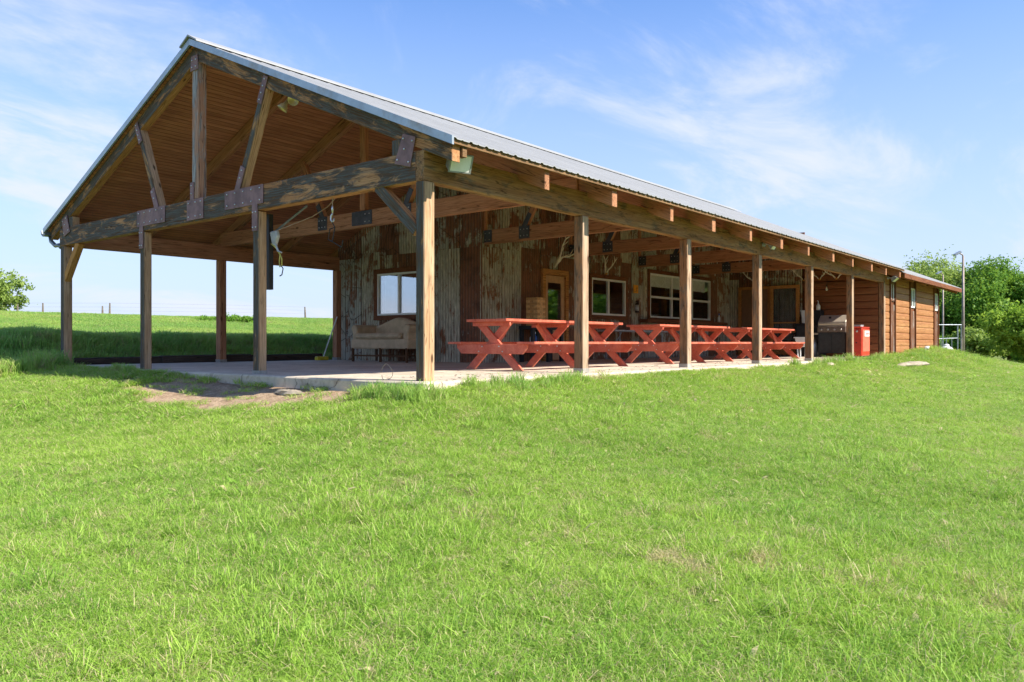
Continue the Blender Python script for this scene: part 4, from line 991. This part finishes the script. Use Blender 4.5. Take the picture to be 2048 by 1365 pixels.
mk.tube([(-0.006, 0.46, 0.62), (-0.006, 0.40, 0.70), (-0.006, 0.36, 0.66), (-0.006, 0.40, 0.56), (-0.006, 0.46, 0.52)], 0.014, 5).tube([(-0.006, 0.48, 0.80), (-0.006, 0.40, 0.84), (-0.006, 0.33, 0.82)], 0.014, 5)
mk.build('side_script', M['white'], ck)
MB().lathe([(0.035, 0), (0.035, -0.02), (0.02, -0.03)], (0.0, 0.16, 0.88), 14, 'x').build('bottle_opener', M['steel'], ck)
MB().lathe([(0.022, 0), (0.022, -0.006)], (0.0, 0.18, 0.50), 12, 'x').build('drain_hole', M['black'], ck)
for x in (0.06, 0.86):
    for y in (0.06, 0.44): MB().lathe([(0.03, 0), (0.03, 0.06)], (x, y, 0), 10).build('foot', M['black'], ck)
tp = thing('metal_tray', 'small grey tray lying on the red cooler lid', 'tray', (20.60, 0.34, 1.032))
MB().box((-0.12, -0.14, 0.0), (0.22, 0.16, 0.05)).build('dish', M['grey'], tp, bevel=0.01); MB().box((-0.13, -0.15, 0.05), (0.23, 0.17, 0.062)).build('rim', M['grey'], tp)
bl = thing('light_bulb', 'round white bulb in a holder below the beam behind the grill', 'bulb', (21.9, 1.75, 2.42))
MB().lathe([(0.01, -0.05), (0.04, -0.03), (0.045, 0.0), (0.02, 0.05), (0.02, 0.10)], seg=12).build('globe', M['white'], bl, smooth=True); MB().lathe([(0.025, 0.09), (0.025, 0.14)], seg=10).tube([(0, 0, 0.13), (0.05, 0, 0.28), (0.24, 0, 0.30)], 0.008, 6).build('holder', M['black'], bl)

# broom, timber edging, rocks, loose wire loop
br = thing('broom', 'yellow broom leaning against the left rear barn post', 'broom', (6.86, 10.92, 0.0))
MB().box((-0.35, -0.07, 0.0), (0.05, 0.07, 0.11)).build('head', M['yellow'], br, bevel=0.02); MB().tube([(-0.1, 0, 0.08), (0.42, 0.03, 1.25)], 0.018, 8).build('handle', M['white'], br)
ed = thing('timber_edging', 'low dark timber edging at the foot of the grassy bank', 'timber edging', (0, 0, 0), 0, None)
for x0, x1, y, h in ((-0.1, 2.35, 11.62, 0.10), (2.36, 4.85, 11.60, 0.13), (4.86, 7.2, 11.61, 0.12)):
    timber('edging_timber', (x0, y, h/2-0.03), (x1, y, h/2-0.015), 0.20, h+0.16, M['dark'], ed, 0.02)
def rock(label, loc, sx, sy, sz, seed, rz=0):
    t = random.Random(seed); b = MB(); seg = 14; prof = [(0.15, -0.5), (0.85, -0.35), (1.0, 0.1), (0.8, 0.75), (0.35, 1.0)]
    b.lathe(prof, seg=seg); b.v = [(x*sx*(1+t.uniform(-.16, .16)), y*sy*(1+t.uniform(-.16, .16)), z*sz*(1+t.uniform(-.12, .12))) for x, y, z in b.v]
    o_ = b.build('rock', M['rock'], None, bevel=0.0); o_.location = loc; o_.rotation_euler.z = rz; tag(o_, label, 'rock'); return o_
rock('long flat limestone slab in the grass before the log wall', (20.3, -1.45, float(Hgt(20.3, -1.45))+0.05), 1.35, 0.22, 0.10, 3, -0.12)
rock('pale rock on the bare soil below the patio edge', (-0.62, 2.05, float(Hgt(-0.62, 2.05))+0.0), 0.30, 0.10, 0.06, 5, 1.6)
rock('small weathered rock beside the barn slab near the fourth post', (14.6, -0.62, float(Hgt(14.6, -0.62))+0.02), 0.25, 0.12, 0.07, 8, 0.2)
b = MB(); R_ = 0.11
b.tube([(0.02*math.sin(k), R_*math.cos(k*0.45), 0.11+R_*math.sin(k*0.45)) for k in range(14)], 0.004, 6)
o_ = b.build('wire_loop', M['cord'], None, smooth=True); o_.location = (-0.16, 0.55, 0.0); tag(o_, 'loop of stiff wire on the patio edge by the corner post', 'wire')
# white vent and propane tank by the log wall
vt = thing('white_vent', 'white plastic vent cap poking up by the log wall', 'vent', (26.9, -0.42, 0.0))
MB().tube([(0, 0, -0.1), (0, 0, 0.22), (0.03, -0.05, 0.30), (0.06, -0.12, 0.28)], [0.07, 0.07, 0.08, 0.09], 12).build('pipe', M['white'], vt, smooth=True); MB().lathe([(0.09, 0.0), (0.09, 0.03)], (0, 0, 0.1), 12).build('collar', M['white'], vt)
pt = thing('propane_tank', 'white horizontal propane tank beyond the log building corner', 'tank', (35.3, 0.35, -0.02), 0.2)
MB().lathe([(0.02, -0.9), (0.22, -0.84), (0.33, -0.68), (0.36, -0.5), (0.36, 0.5), (0.33, 0.68), (0.22, 0.84), (0.02, 0.9)], (0, 0, 0), 24, 'x').build('shell', M['white'], pt, smooth=True)
MB().lathe([(0.12, 0.33), (0.12, 0.42), (0.05, 0.46)], seg=14).build('valve_cover', M['white'], pt)
for x in (-0.45, 0.45): MB().box((x-0.05, -0.25, -0.42), (x+0.05, 0.25, -0.30)).build('foot', M['grey'], pt)
# lamp posts
def lamp(label, loc, h, r):
    t = thing('lamp_post', label, 'lamp post', loc, 0)
    MB().tube([(0, 0, -0.2), (0, 0, h*0.35), (0, 0, h)], [r*1.3, r, r*0.75], 10).build('pole', M['rustpole'], t, smooth=True)
    MB().tube([(0, 0, h-0.02), (-0.03, 0.03, h+0.08), (-0.10, 0.12, h+0.13)], r*0.5, 8).build('arm', M['rustpole'], t)
    q = MB().box((-0.20, -0.10, -0.05), (0.16, 0.10, 0.05)).build('lamp_head', M['galvpipe'], t, bevel=0.02); q.matrix_local = Matrix.Translation((-0.17, 0.2, h+0.15)) @ Matrix.Rotation(-0.87, 4, 'Z') @ Matrix.Rotation(-0.5, 4, 'Y')
    return t
lamp('rusty lamp post with tilted head beyond the log building', (35.9, -0.25, -0.1), 4.75, 0.062)
lamp('slim distant lamp post against the trees', (50.9, 3.4, 0.0), 4.95, 0.055)
pf = thing('pipe_rail', 'galvanised pipe frame with rails beyond the log building', 'pipe frame', (37.4, 0.9, -0.05), math.atan2(-0.79, 0.64))
for x in (0.0, 0.75, 0.93): MB().tube([(x, 0, -0.1), (x, 0, 1.45)], 0.028, 8).build('upright', M['galvpipe'], pf)
MB().tube([(-1.2, 0, 1.45), (0.95, 0, 1.45)], 0.026, 8).build('rail', M['galvpipe'], pf)
MB().tube([(-1.2, 0, 0.72), (0.75, 0, 0.78)], 0.022, 8).build('rail', M['galvpipe'], pf)
for k in range(6): MB().tube([(-0.9+k*0.27, 0, -0.1), (-0.9+k*0.27, 0, 0.74)], 0.016, 6).build('picket', M['galvpipe'], pf)
# field fence on the crest
fc = thing('wire_fence', 'old cedar posts with strands of wire along the field crest', 'fence', (0, 0, 0))
fp = [(5.2, 42.2), (8.35, 38.3), (9.2, 37.3), (11.15, 34.9), (11.37, 34.6), (16.5, 33.0), (22.0, 32.5)]
for i, (x, y) in enumerate(fp):
    z = float(Hgt(x, y)); dx = random.uniform(-.05, .05); h = random.uniform(0.62, 0.88)
    MB().tube([(x, y, z-0.1), (x+dx*0.5, y, z+h*0.5), (x+dx, y, z+h)], [0.055, 0.05, 0.035], 8).build('fence_post', M['oldpost'], fc)
for k in range(3):
    q = MB()
    q.tube([(x, y-0.07, float(Hgt(x, y))+0.38+0.2*k) for x, y in fp], 0.003, 4); q.build('wire', M['oldpost'], fc)

# ------------------------------------------------------------ VEGETATION
def leaf_cloud(centers, radii, n, size, rg, shell=0.55):
    centers = np.array(centers); radii = np.array(radii)
    w_ = (radii[:, 0]*radii[:, 1]*radii[:, 2])**(2/3); idx = rg.choice(len(centers), n, p=w_/w_.sum())
    m_ = max(8, n//28); ci_ = rg.choice(len(centers), m_, p=w_/w_.sum()); dc = rg.normal(size=(m_, 3)); dc /= np.linalg.norm(dc, axis=1)[:, None]
    rc = (shell + (1-shell)*rg.random(m_)**0.6)*(1+0.20*rg.normal(size=m_)); cc = centers[ci_] + dc*radii[ci_]*rc[:, None]
    own = rg.integers(0, m_, n); d = dc[own]; cs_ = radii[ci_][own].mean(1)[:, None]*(0.10+0.22*rg.random(m_))[own][:, None]
    p = cc[own] + rg.normal(size=(n, 3))*cs_*np.array([1, 1, 0.7])
    nrm = d*0.6 + rg.normal(size=(n, 3))*0.7 + np.array([0, 0, 0.35]); nrm /= np.linalg.norm(nrm, axis=1)[:, None]
    a_ = np.cross(nrm, rg.normal(size=(n, 3))); a_ /= np.linalg.norm(a_, axis=1)[:, None]; b_ = np.cross(nrm, a_)
    s = size*(0.6+0.8*rg.random(n))[:, None]
    v = np.stack([p-a_*s, p-b_*s*0.45, p+a_*s, p+b_*s*0.45], 1).reshape(-1, 3)
    f = np.arange(4*n).reshape(-1, 4)
    return v, f, np.repeat(np.clip(0.55*rg.random(m_)[own]+0.45*rg.random(n), 0, 1), 4)
def leaf_obj(name, v, f, tone, mat, parent):
    me = bpy.data.meshes.new(name); me.from_pydata(v.tolist(), [], f.tolist()); me.materials.append(mat)
    t = me.attributes.new('tone', 'FLOAT', 'POINT'); t.data.foreach_set('value', tone.astype(np.float32))
    o = bpy.data.objects.new(name, me); sc.collection.objects.link(o); o.parent = parent; return o
def tree(name, label, loc, rx, ztop, zbot, n, mat, seed, lobes=16, size=0.16, cat='tree', group=None, shell=0.5):
    rg = np.random.default_rng(seed); t = thing(name, label, cat, loc, 0, group)
    c, r = [], []
    hz_ = (ztop-zbot)/2; zc = (ztop+zbot)/2
    for k in range(lobes):
        u = rg.normal(size=3); u /= np.linalg.norm(u); q = rg.random()**0.4*0.72
        c.append((u[0]*rx*q, u[1]*rx*q, zc+u[2]*hz_*q)); s = rg.uniform(0.26, 0.46)
        r.append((rx*s*1.1, rx*s*1.1, min(hz_, rx*1.3)*s*0.85))
    v, f, tone = leaf_cloud(c, r, n, size, rg, shell); leaf_obj('crown', v, f, tone, mat, t)
    b = MB(); tr = max(0.07, rx*0.07)
    b.tube([(0, 0, -0.3), (0.05*rx, 0, zc*0.4), (0, 0.03*rx, zc)], [tr*1.3, tr, tr*0.6], 8)
    for k in range(min(7, lobes)): b.tube([(0, 0, zc*(0.35+0.08*k)), ((c[k][0])*0.5, (c[k][1])*0.5, (zc*0.5+c[k][2]*0.5)), c[k]], [tr*0.55, tr*0.35, tr*0.12], 6)
    b.build('trunk', M['bark'], t, smooth=True); return t
fx, fy = math.cos(YAW), math.sin(YAW)
def cw(u, v): return (-7.30 + v*fx + u*fy, -7.41 + v*fy - u*fx)       # plan position u to the right and v ahead of the viewpoint
GT = 'trees at the edge of the meadow'
for (u, v, rx, zt, zb, n, mt, lab, nm, sd) in (
    (31.4, 60, 3.9, 7.4, 1.2, 34000, 'leafC', 'olive green thin crowned tree behind the lamp post', 'broadleaf_tree', 1),
    (33.4, 56, 3.6, 7.6, 1.4, 34000, 'leafA', 'tall round topped green tree right of the lamp post', 'broadleaf_tree', 2),
    (28.2, 62, 2.6, 5.6, 1.2, 18000, 'leafB', 'low green tree rising behind the barn roof end', 'broadleaf_tree', 3),
    (36.6, 55, 3.6, 6.6, 0.8, 26000, 'leafA', 'broad deep green tree at the right edge of the photo', 'broadleaf_tree', 4),
    (28.6, 43, 2.6, 4.1, 0.2, 26000, 'leafB', 'bright yellow green tree standing in front of the darker trees', 'broadleaf_tree', 5),
    (42.0, 54, 3.6, 7.0, 1.0, 20000, 'leafA', 'large green tree just beyond the right edge of the meadow', 'broadleaf_tree', 6),
    (37.8, 70, 5.0, 8.2, 0.5, 26000, 'leafA', 'dense dark tree farthest back in the right hand wood', 'broadleaf_tree', 17),
    (31.5, 72, 4.0, 6.5, 0.3, 16000, 'leafC', 'faded olive tree farthest back behind the lamp post', 'broadleaf_tree', 18)):
    x, y = cw(u, v); tree(nm, lab, (x, y, float(Hgt(x, y))-0.2), rx, zt, zb, int(n*1.7), M[mt], sd, group=GT, lobes=30, size=0.105)
for k, (u, v, rx, zt, n, mt) in enumerate(((26.6, 50, 1.5, 2.1, 9000, 'leafA'), (29.0, 49, 1.7, 2.6, 10000, 'leafC'), (31.4, 50, 1.7, 2.3, 10000, 'leafA'), (30.2, 46, 1.3, 1.7, 8000, 'leafA'), (33.8, 50, 2.0, 3.0, 12000, 'leafA'), (36.8, 51, 2.2, 3.2, 12000, 'leafB'), (33.0, 60, 3.5, 3.6, 16000, 'leafA'), (28.5, 60, 3.0, 3.2, 14000, 'leafA'))):
    x, y = cw(u, v)
    lab = ['dark shrub at the foot of the pipe frame', 'olive shrub under the lamp post tree', 'dark shrub between the two tall trees', 'low shrub at the edge of the bare track', 'large shrub under the broad right hand tree', 'bright shrub at the far right edge', 'wide dark thicket deep under the right hand trees', 'wide dark thicket behind the pipe frame'][k]
    tree('shrub', lab, (x, y, float(Hgt(x, y))-0.1), rx, zt, 0.0, n, M[mt], 30+k, lobes=12, size=0.12, cat='shrub', group='shrubs below the trees', shell=0.4)
x, y = cw(-27.4, 42); tree('broadleaf_tree', 'airy light green tree on the field crest at the left edge', (x, y, float(Hgt(x, y))-0.3), 1.75, 3.2, 0.0, 9000, M['leafC'], 51, lobes=14, size=0.09)
for k, (px, dz) in enumerate(((428, 0.35), (456, 0.45), (500, 0.5), (778, 0.30))):
    v = 36.0; u = (px-1024)/1583*v; x, y = cw(u, v)
    tree('shrub', ['low leafy bush on the crest left of the rear barn post', 'rounded bush on the crest just right of the rear barn post', 'small bush on the crest beside the gable post', 'scrubby bush on the crest near the tin wall'][k], (x, y, float(Hgt(x, y))-0.05), 0.8 if k < 2 else 0.45, dz*0.9, -0.15, 1500, M['leafA'], 60+k, lobes=6, size=0.05, cat='shrub', group='bushes on the field crest')

rg_ = np.random.default_rng(77); c_, r_ = [], []
for k in range(100):
    x = -25 + k*2.6; y = -48 + rg_.uniform(-5, 5); h = rg_.uniform(8, 12)
    for q in range(3):
        c_.append((x+rg_.uniform(-2, 2), y+rg_.uniform(-2, 2), h*(0.28+0.25*q)-1.5)); r_.append((rg_.uniform(2.2, 3.4),)*2 + (rg_.uniform(2, 3.0),))
v, f, tone = leaf_cloud(c_, r_, 110000, 0.45, rg_, 0.4)
n_ = 260; lx = rng.uniform(-0.2, 22, n_); ly = rng.uniform(-0.28, 1.0, n_)**1.0; lv = []; lf = []
for i in range(n_):
    a_ = rng.random()*6.28; s_ = rng.uniform(0.010, 0.024); ca, sa = math.cos(a_), math.sin(a_)
    lv += [(lx[i]-ca*s_*1.6, ly[i]-sa*s_*1.6, 0.006), (lx[i]+sa*s_*0.6, ly[i]-ca*s_*0.6, 0.012), (lx[i]+ca*s_*1.6, ly[i]+sa*s_*1.6, 0.008), (lx[i]-sa*s_*0.6, ly[i]+ca*s_*0.6, 0.016)]
    lf.append((4*i, 4*i+1, 4*i+2, 4*i+3))
lit_ = link('leaf_litter', lv, lf, M['oldpost']); tag(lit_, 'dry leaf bits and clippings scattered along the patio edge', 'litter', kind='stuff')
wood_ = leaf_obj('distant_wood', v, f, tone, M['leafA'], None); tag(wood_, 'far wood across the meadow, mirrored in the glazed door', 'wood', kind='stuff')
# ---- grass: tufts scattered over the ground
tufts = bpy.data.collections.new('grass_tufts')
def blade_mesh(name, n, rad, h0, h1, wd, lean, mat, seed, broad=False):
    rg = np.random.default_rng(seed); vs, fs, tn = [], [], []
    for i in range(n):
        r_ = rad*math.sqrt(rg.random()); a_ = rg.random()*6.283; bx, by = r_*math.cos(a_), r_*math.sin(a_)
        h = rg.uniform(h0, h1); az = rg.random()*6.283; ln = lean*rg.uniform(0.2, 1.3)*h; w2 = wd*rg.uniform(0.7, 1.3)
        dx, dy_ = math.cos(az), math.sin(az); tt = rg.random()*math.pi; sx2, sy2 = math.cos(tt), math.sin(tt)
        k = len(vs); pr = ((0, 0, 1.0), (0.12, 0.45, 0.85), (0.45, 0.82, 0.5)) if not broad else ((0, 0, 0.3), (0.2, 0.4, 1.0), (0.6, 0.7, 0.9))
        for (q, hh, ww) in pr:
            cx_, cy_ = bx+dx*ln*q, by+dy_*ln*q
            vs += [(cx_-sx2*w2*ww, cy_-sy2*w2*ww, h*hh), (cx_+sx2*w2*ww, cy_+sy2*w2*ww, h*hh)]
        vs.append((bx+dx*ln, by+dy_*ln, h*(1.0 - 0.25*lean)))
        fs += [(k, k+1, k+3, k+2), (k+2, k+3, k+5, k+4), (k+4, k+5, k+6)]; tn += [rg.random()]*7
    me = bpy.data.meshes.new(name); me.from_pydata(vs, [], fs); me.materials.append(mat)
    t = me.attributes.new('tone', 'FLOAT', 'POINT'); t.data.foreach_set('value', np.array(tn, np.float32))
    o = bpy.data.objects.new(name, me); tufts.objects.link(o)
for k in range(6): blade_mesh('tuft_a%d' % k, 64, 0.095, 0.03, 0.115, 0.0024, 1.15, M['grass'], 100+k)
for k in range(3): blade_mesh('tuft_b%d' % k, 34, 0.07, 0.08, 0.21, 0.0030, 0.85, M['grass'], 120+k)
for k in range(3): blade_mesh('tuft_c%d' % k, 60, 0.16, 0.22, 0.52, 0.0075, 0.55, M['tall'], 140+k)
for k in range(2): blade_mesh('tuft_d%d' % k, 14, 0.09, 0.03, 0.08, 0.010, 1.2, M['grass'], 160+k, True)
def in_slab(X, Y): return (X > -0.34) & (X < 31.6) & (Y > -0.34) & (Y < 11.72)
P_, Sx, Id = [], [], []
def cone(v0, v1, dens, mode, smin, smax, zk=1.0):
    half = 0.78; area = half*(v1**2-v0**2); n = int(area*dens)
    v = np.sqrt(rng.random(n)*(v1**2-v0**2)+v0**2); u = (rng.random(n)*2-1)*half*v
    X = -7.30+v*fx+u*fy; Y = -7.41+v*fy-u*fx
    keep = ~in_slab(X, Y)
    bank = (Y > 11.65) & (X < 33)
    keep &= ~((X > 8.5 + (Y-11)*0.85) & (Y > 11.5) & (X < 33))
    if mode == 'lawn': keep &= ~bank
    else: keep &= bank & (Y < 46)
    dm = dirtmask(X, Y) + 0.25*np.sin(X*5.1)*np.sin(Y*4.3)
    keep &= rng.random(n) > np.clip(dm*1.25-0.08, 0, 0.97)
    X, Y, v = X[keep], Y[keep], v[keep]; n = len(X)
    pat = 0.5+0.5*np.sin(X*0.9+1.7*np.sin(Y*0.6))*np.sin(Y*1.1+1.3*np.sin(X*0.5))
    fine = 0.5+0.5*np.sin(X*3.3+2*np.sin(Y*2.1))*np.sin(Y*3.9+1.1*np.sin(X*2.7))
    s = rng.uniform(smin, smax, n)*(0.88+0.18*pat+0.14*fine)
    if mode == 'lawn':
        idx = rng.integers(0, 6, n); tb = rng.random(n) < (0.05+0.22*(pat > 0.72)*fine); idx[tb] = rng.integers(6, 9, tb.sum())
        wd = rng.random(n) < 0.02+0.10*((np.sin(X*2.9+1)*np.sin(Y*3.3))>0.75); idx[wd] = rng.integers(12, 14, wd.sum()); s[wd] *= 1.3
        # unmown tufts against the slab, the posts and the mound
        edge = ((Y > -1.25) & (Y < -0.3) & (X > -0.8)) | ((X > -0.9) & (X < -0.3) & (Y > -0.5) & (Y < 1.0)) | ((X < 0.2) & (Y > 9.4) & (X > -2.6)) | ((X > 23) & (X < 33) & (Y > -2.2) & (Y < -0.3))
        te = edge & (rng.random(n) < np.where((Y > 9) | (X > 22), 0.35, 0.12)); idx[te] = rng.integers(6, 9, te.sum()); s[te] *= np.where((X[te] > 20) | (Y[te] > 9), 1.0, 0.6)
    else:
        idx = rng.integers(9, 12, n); s *= np.where(Y < 15, 0.95, 0.6); 
    Z = Hgt(X, Y)
    P_.append(np.stack([X, Y, Z-0.004], -1)); Sx.append(np.stack([s, s, s*zk], -1)); Id.append(idx)
cone(2.2, 6, 560, 'lawn', 0.75, 1.1, 0.82)
cone(6, 10, 340, 'lawn', 0.85, 1.25, 0.62)
cone(10, 17, 150, 'lawn', 1.1, 1.7, 0.46)
cone(17, 30, 55, 'lawn', 1.6, 2.5, 0.30)
cone(30, 52, 20, 'lawn', 2.4, 3.6, 0.22)
cone(10, 32, 80, 'bank', 0.65, 1.0, 0.62)
cone(32, 56, 26, 'bank', 0.7, 1.1, 0.45)
# hand-set wild tufts
ex_ = []
for _ in range(60): ex_.append((rng.uniform(-0.75, -0.36), rng.uniform(-0.7, 0.5), rng.uniform(0.35, 0.7), 9+rng.integers(0, 3)))
for _ in range(40): ex_.append((rng.uniform(0.2, 3.0), rng.uniform(-0.75, -0.38), rng.uniform(0.3, 0.6), 9+rng.integers(0, 3)))
for _ in range(110): ex_.append((rng.uniform(-2.2, -0.35), rng.uniform(9.9, 12.6), rng.uniform(0.8, 1.3), 9+rng.integers(0, 3)))
for _ in range(60): ex_.append((rng.uniform(22.8, 31), rng.uniform(-1.6, -0.5), rng.uniform(0.4, 0.7), 9+rng.integers(0, 3)))
for _ in range(26): ex_.append((rng.uniform(12.5, 21), rng.uniform(-0.65, -0.38), rng.uniform(0.4, 0.8), 9+rng.integers(0, 3)))
for _ in range(14): ex_.append((rng.uniform(-0.5, -0.36), rng.uniform(6.9, 8.2), rng.uniform(0.25, 0.5), 9+rng.integers(0, 3)))
ex_ = np.array(ex_); P_.append(np.stack([ex_[:, 0], ex_[:, 1], Hgt(ex_[:, 0], ex_[:, 1])], -1)); Sx.append(np.repeat(ex_[:, 2:3], 3, 1)*np.array([1, 1, 0.8])); Id.append(ex_[:, 3].astype(int))
P_ = np.concatenate(P_); Sx = np.concatenate(Sx); Id = np.concatenate(Id); n = len(P_)
print('tufts', n)
rot = np.stack([rng.normal(0, 0.10, n), rng.normal(0, 0.10, n), rng.random(n)*6.283], -1)
me = bpy.data.meshes.new('meadow_grass'); me.vertices.add(n); me.vertices.foreach_set('co', P_.astype(np.float32).ravel())
a1 = me.attributes.new('rot', 'FLOAT_VECTOR', 'POINT'); a1.data.foreach_set('vector', rot.astype(np.float32).ravel())
a2 = me.attributes.new('scl', 'FLOAT_VECTOR', 'POINT'); a2.data.foreach_set('vector', Sx.astype(np.float32).ravel())
a3 = me.attributes.new('idx', 'INT', 'POINT'); a3.data.foreach_set('value', Id.astype(np.int32))
gobj = bpy.data.objects.new('meadow_grass', me); sc.collection.objects.link(gobj)
tag(gobj, 'lush green lawn grass with dry blades and taller grass on the bank', 'grass', kind='stuff')
ng = bpy.data.node_groups.new('scatter', 'GeometryNodeTree')
ng.interface.new_socket('Geometry', in_out='INPUT', socket_type='NodeSocketGeometry'); ng.interface.new_socket('Geometry', in_out='OUTPUT', socket_type='NodeSocketGeometry')
gi = ng.nodes.new('NodeGroupInput'); go = ng.nodes.new('NodeGroupOutput'); ip = ng.nodes.new('GeometryNodeInstanceOnPoints')
ci = ng.nodes.new('GeometryNodeCollectionInfo'); ci.inputs['Collection'].default_value = tufts; ci.inputs['Separate Children'].default_value = True; ci.inputs['Reset Children'].default_value = True
def na(nm, dt):
    q = ng.nodes.new('GeometryNodeInputNamedAttribute'); q.data_type = dt; q.inputs['Name'].default_value = nm
    return [o for o in q.outputs if o.enabled and o.name == 'Attribute'][0]
ng.links.new(gi.outputs[0], ip.inputs['Points']); ng.links.new(ci.outputs[0], ip.inputs['Instance']); ip.inputs['Pick Instance'].default_value = True
ng.links.new(na('idx', 'INT'), ip.inputs['Instance Index']); ng.links.new(na('rot', 'FLOAT_VECTOR'), ip.inputs['Rotation']); ng.links.new(na('scl', 'FLOAT_VECTOR'), ip.inputs['Scale'])
ng.links.new(ip.outputs[0], go.inputs[0])
gm = gobj.modifiers.new('scatter', 'NODES'); gm.node_group = ng

# ------------------------------------------------------------ bring the layout to real size (metres)
for o in list(sc.objects):
    if o.parent is None and o.type in {'MESH', 'EMPTY'}:
        o.location = o.location * S; o.scale = o.scale * S
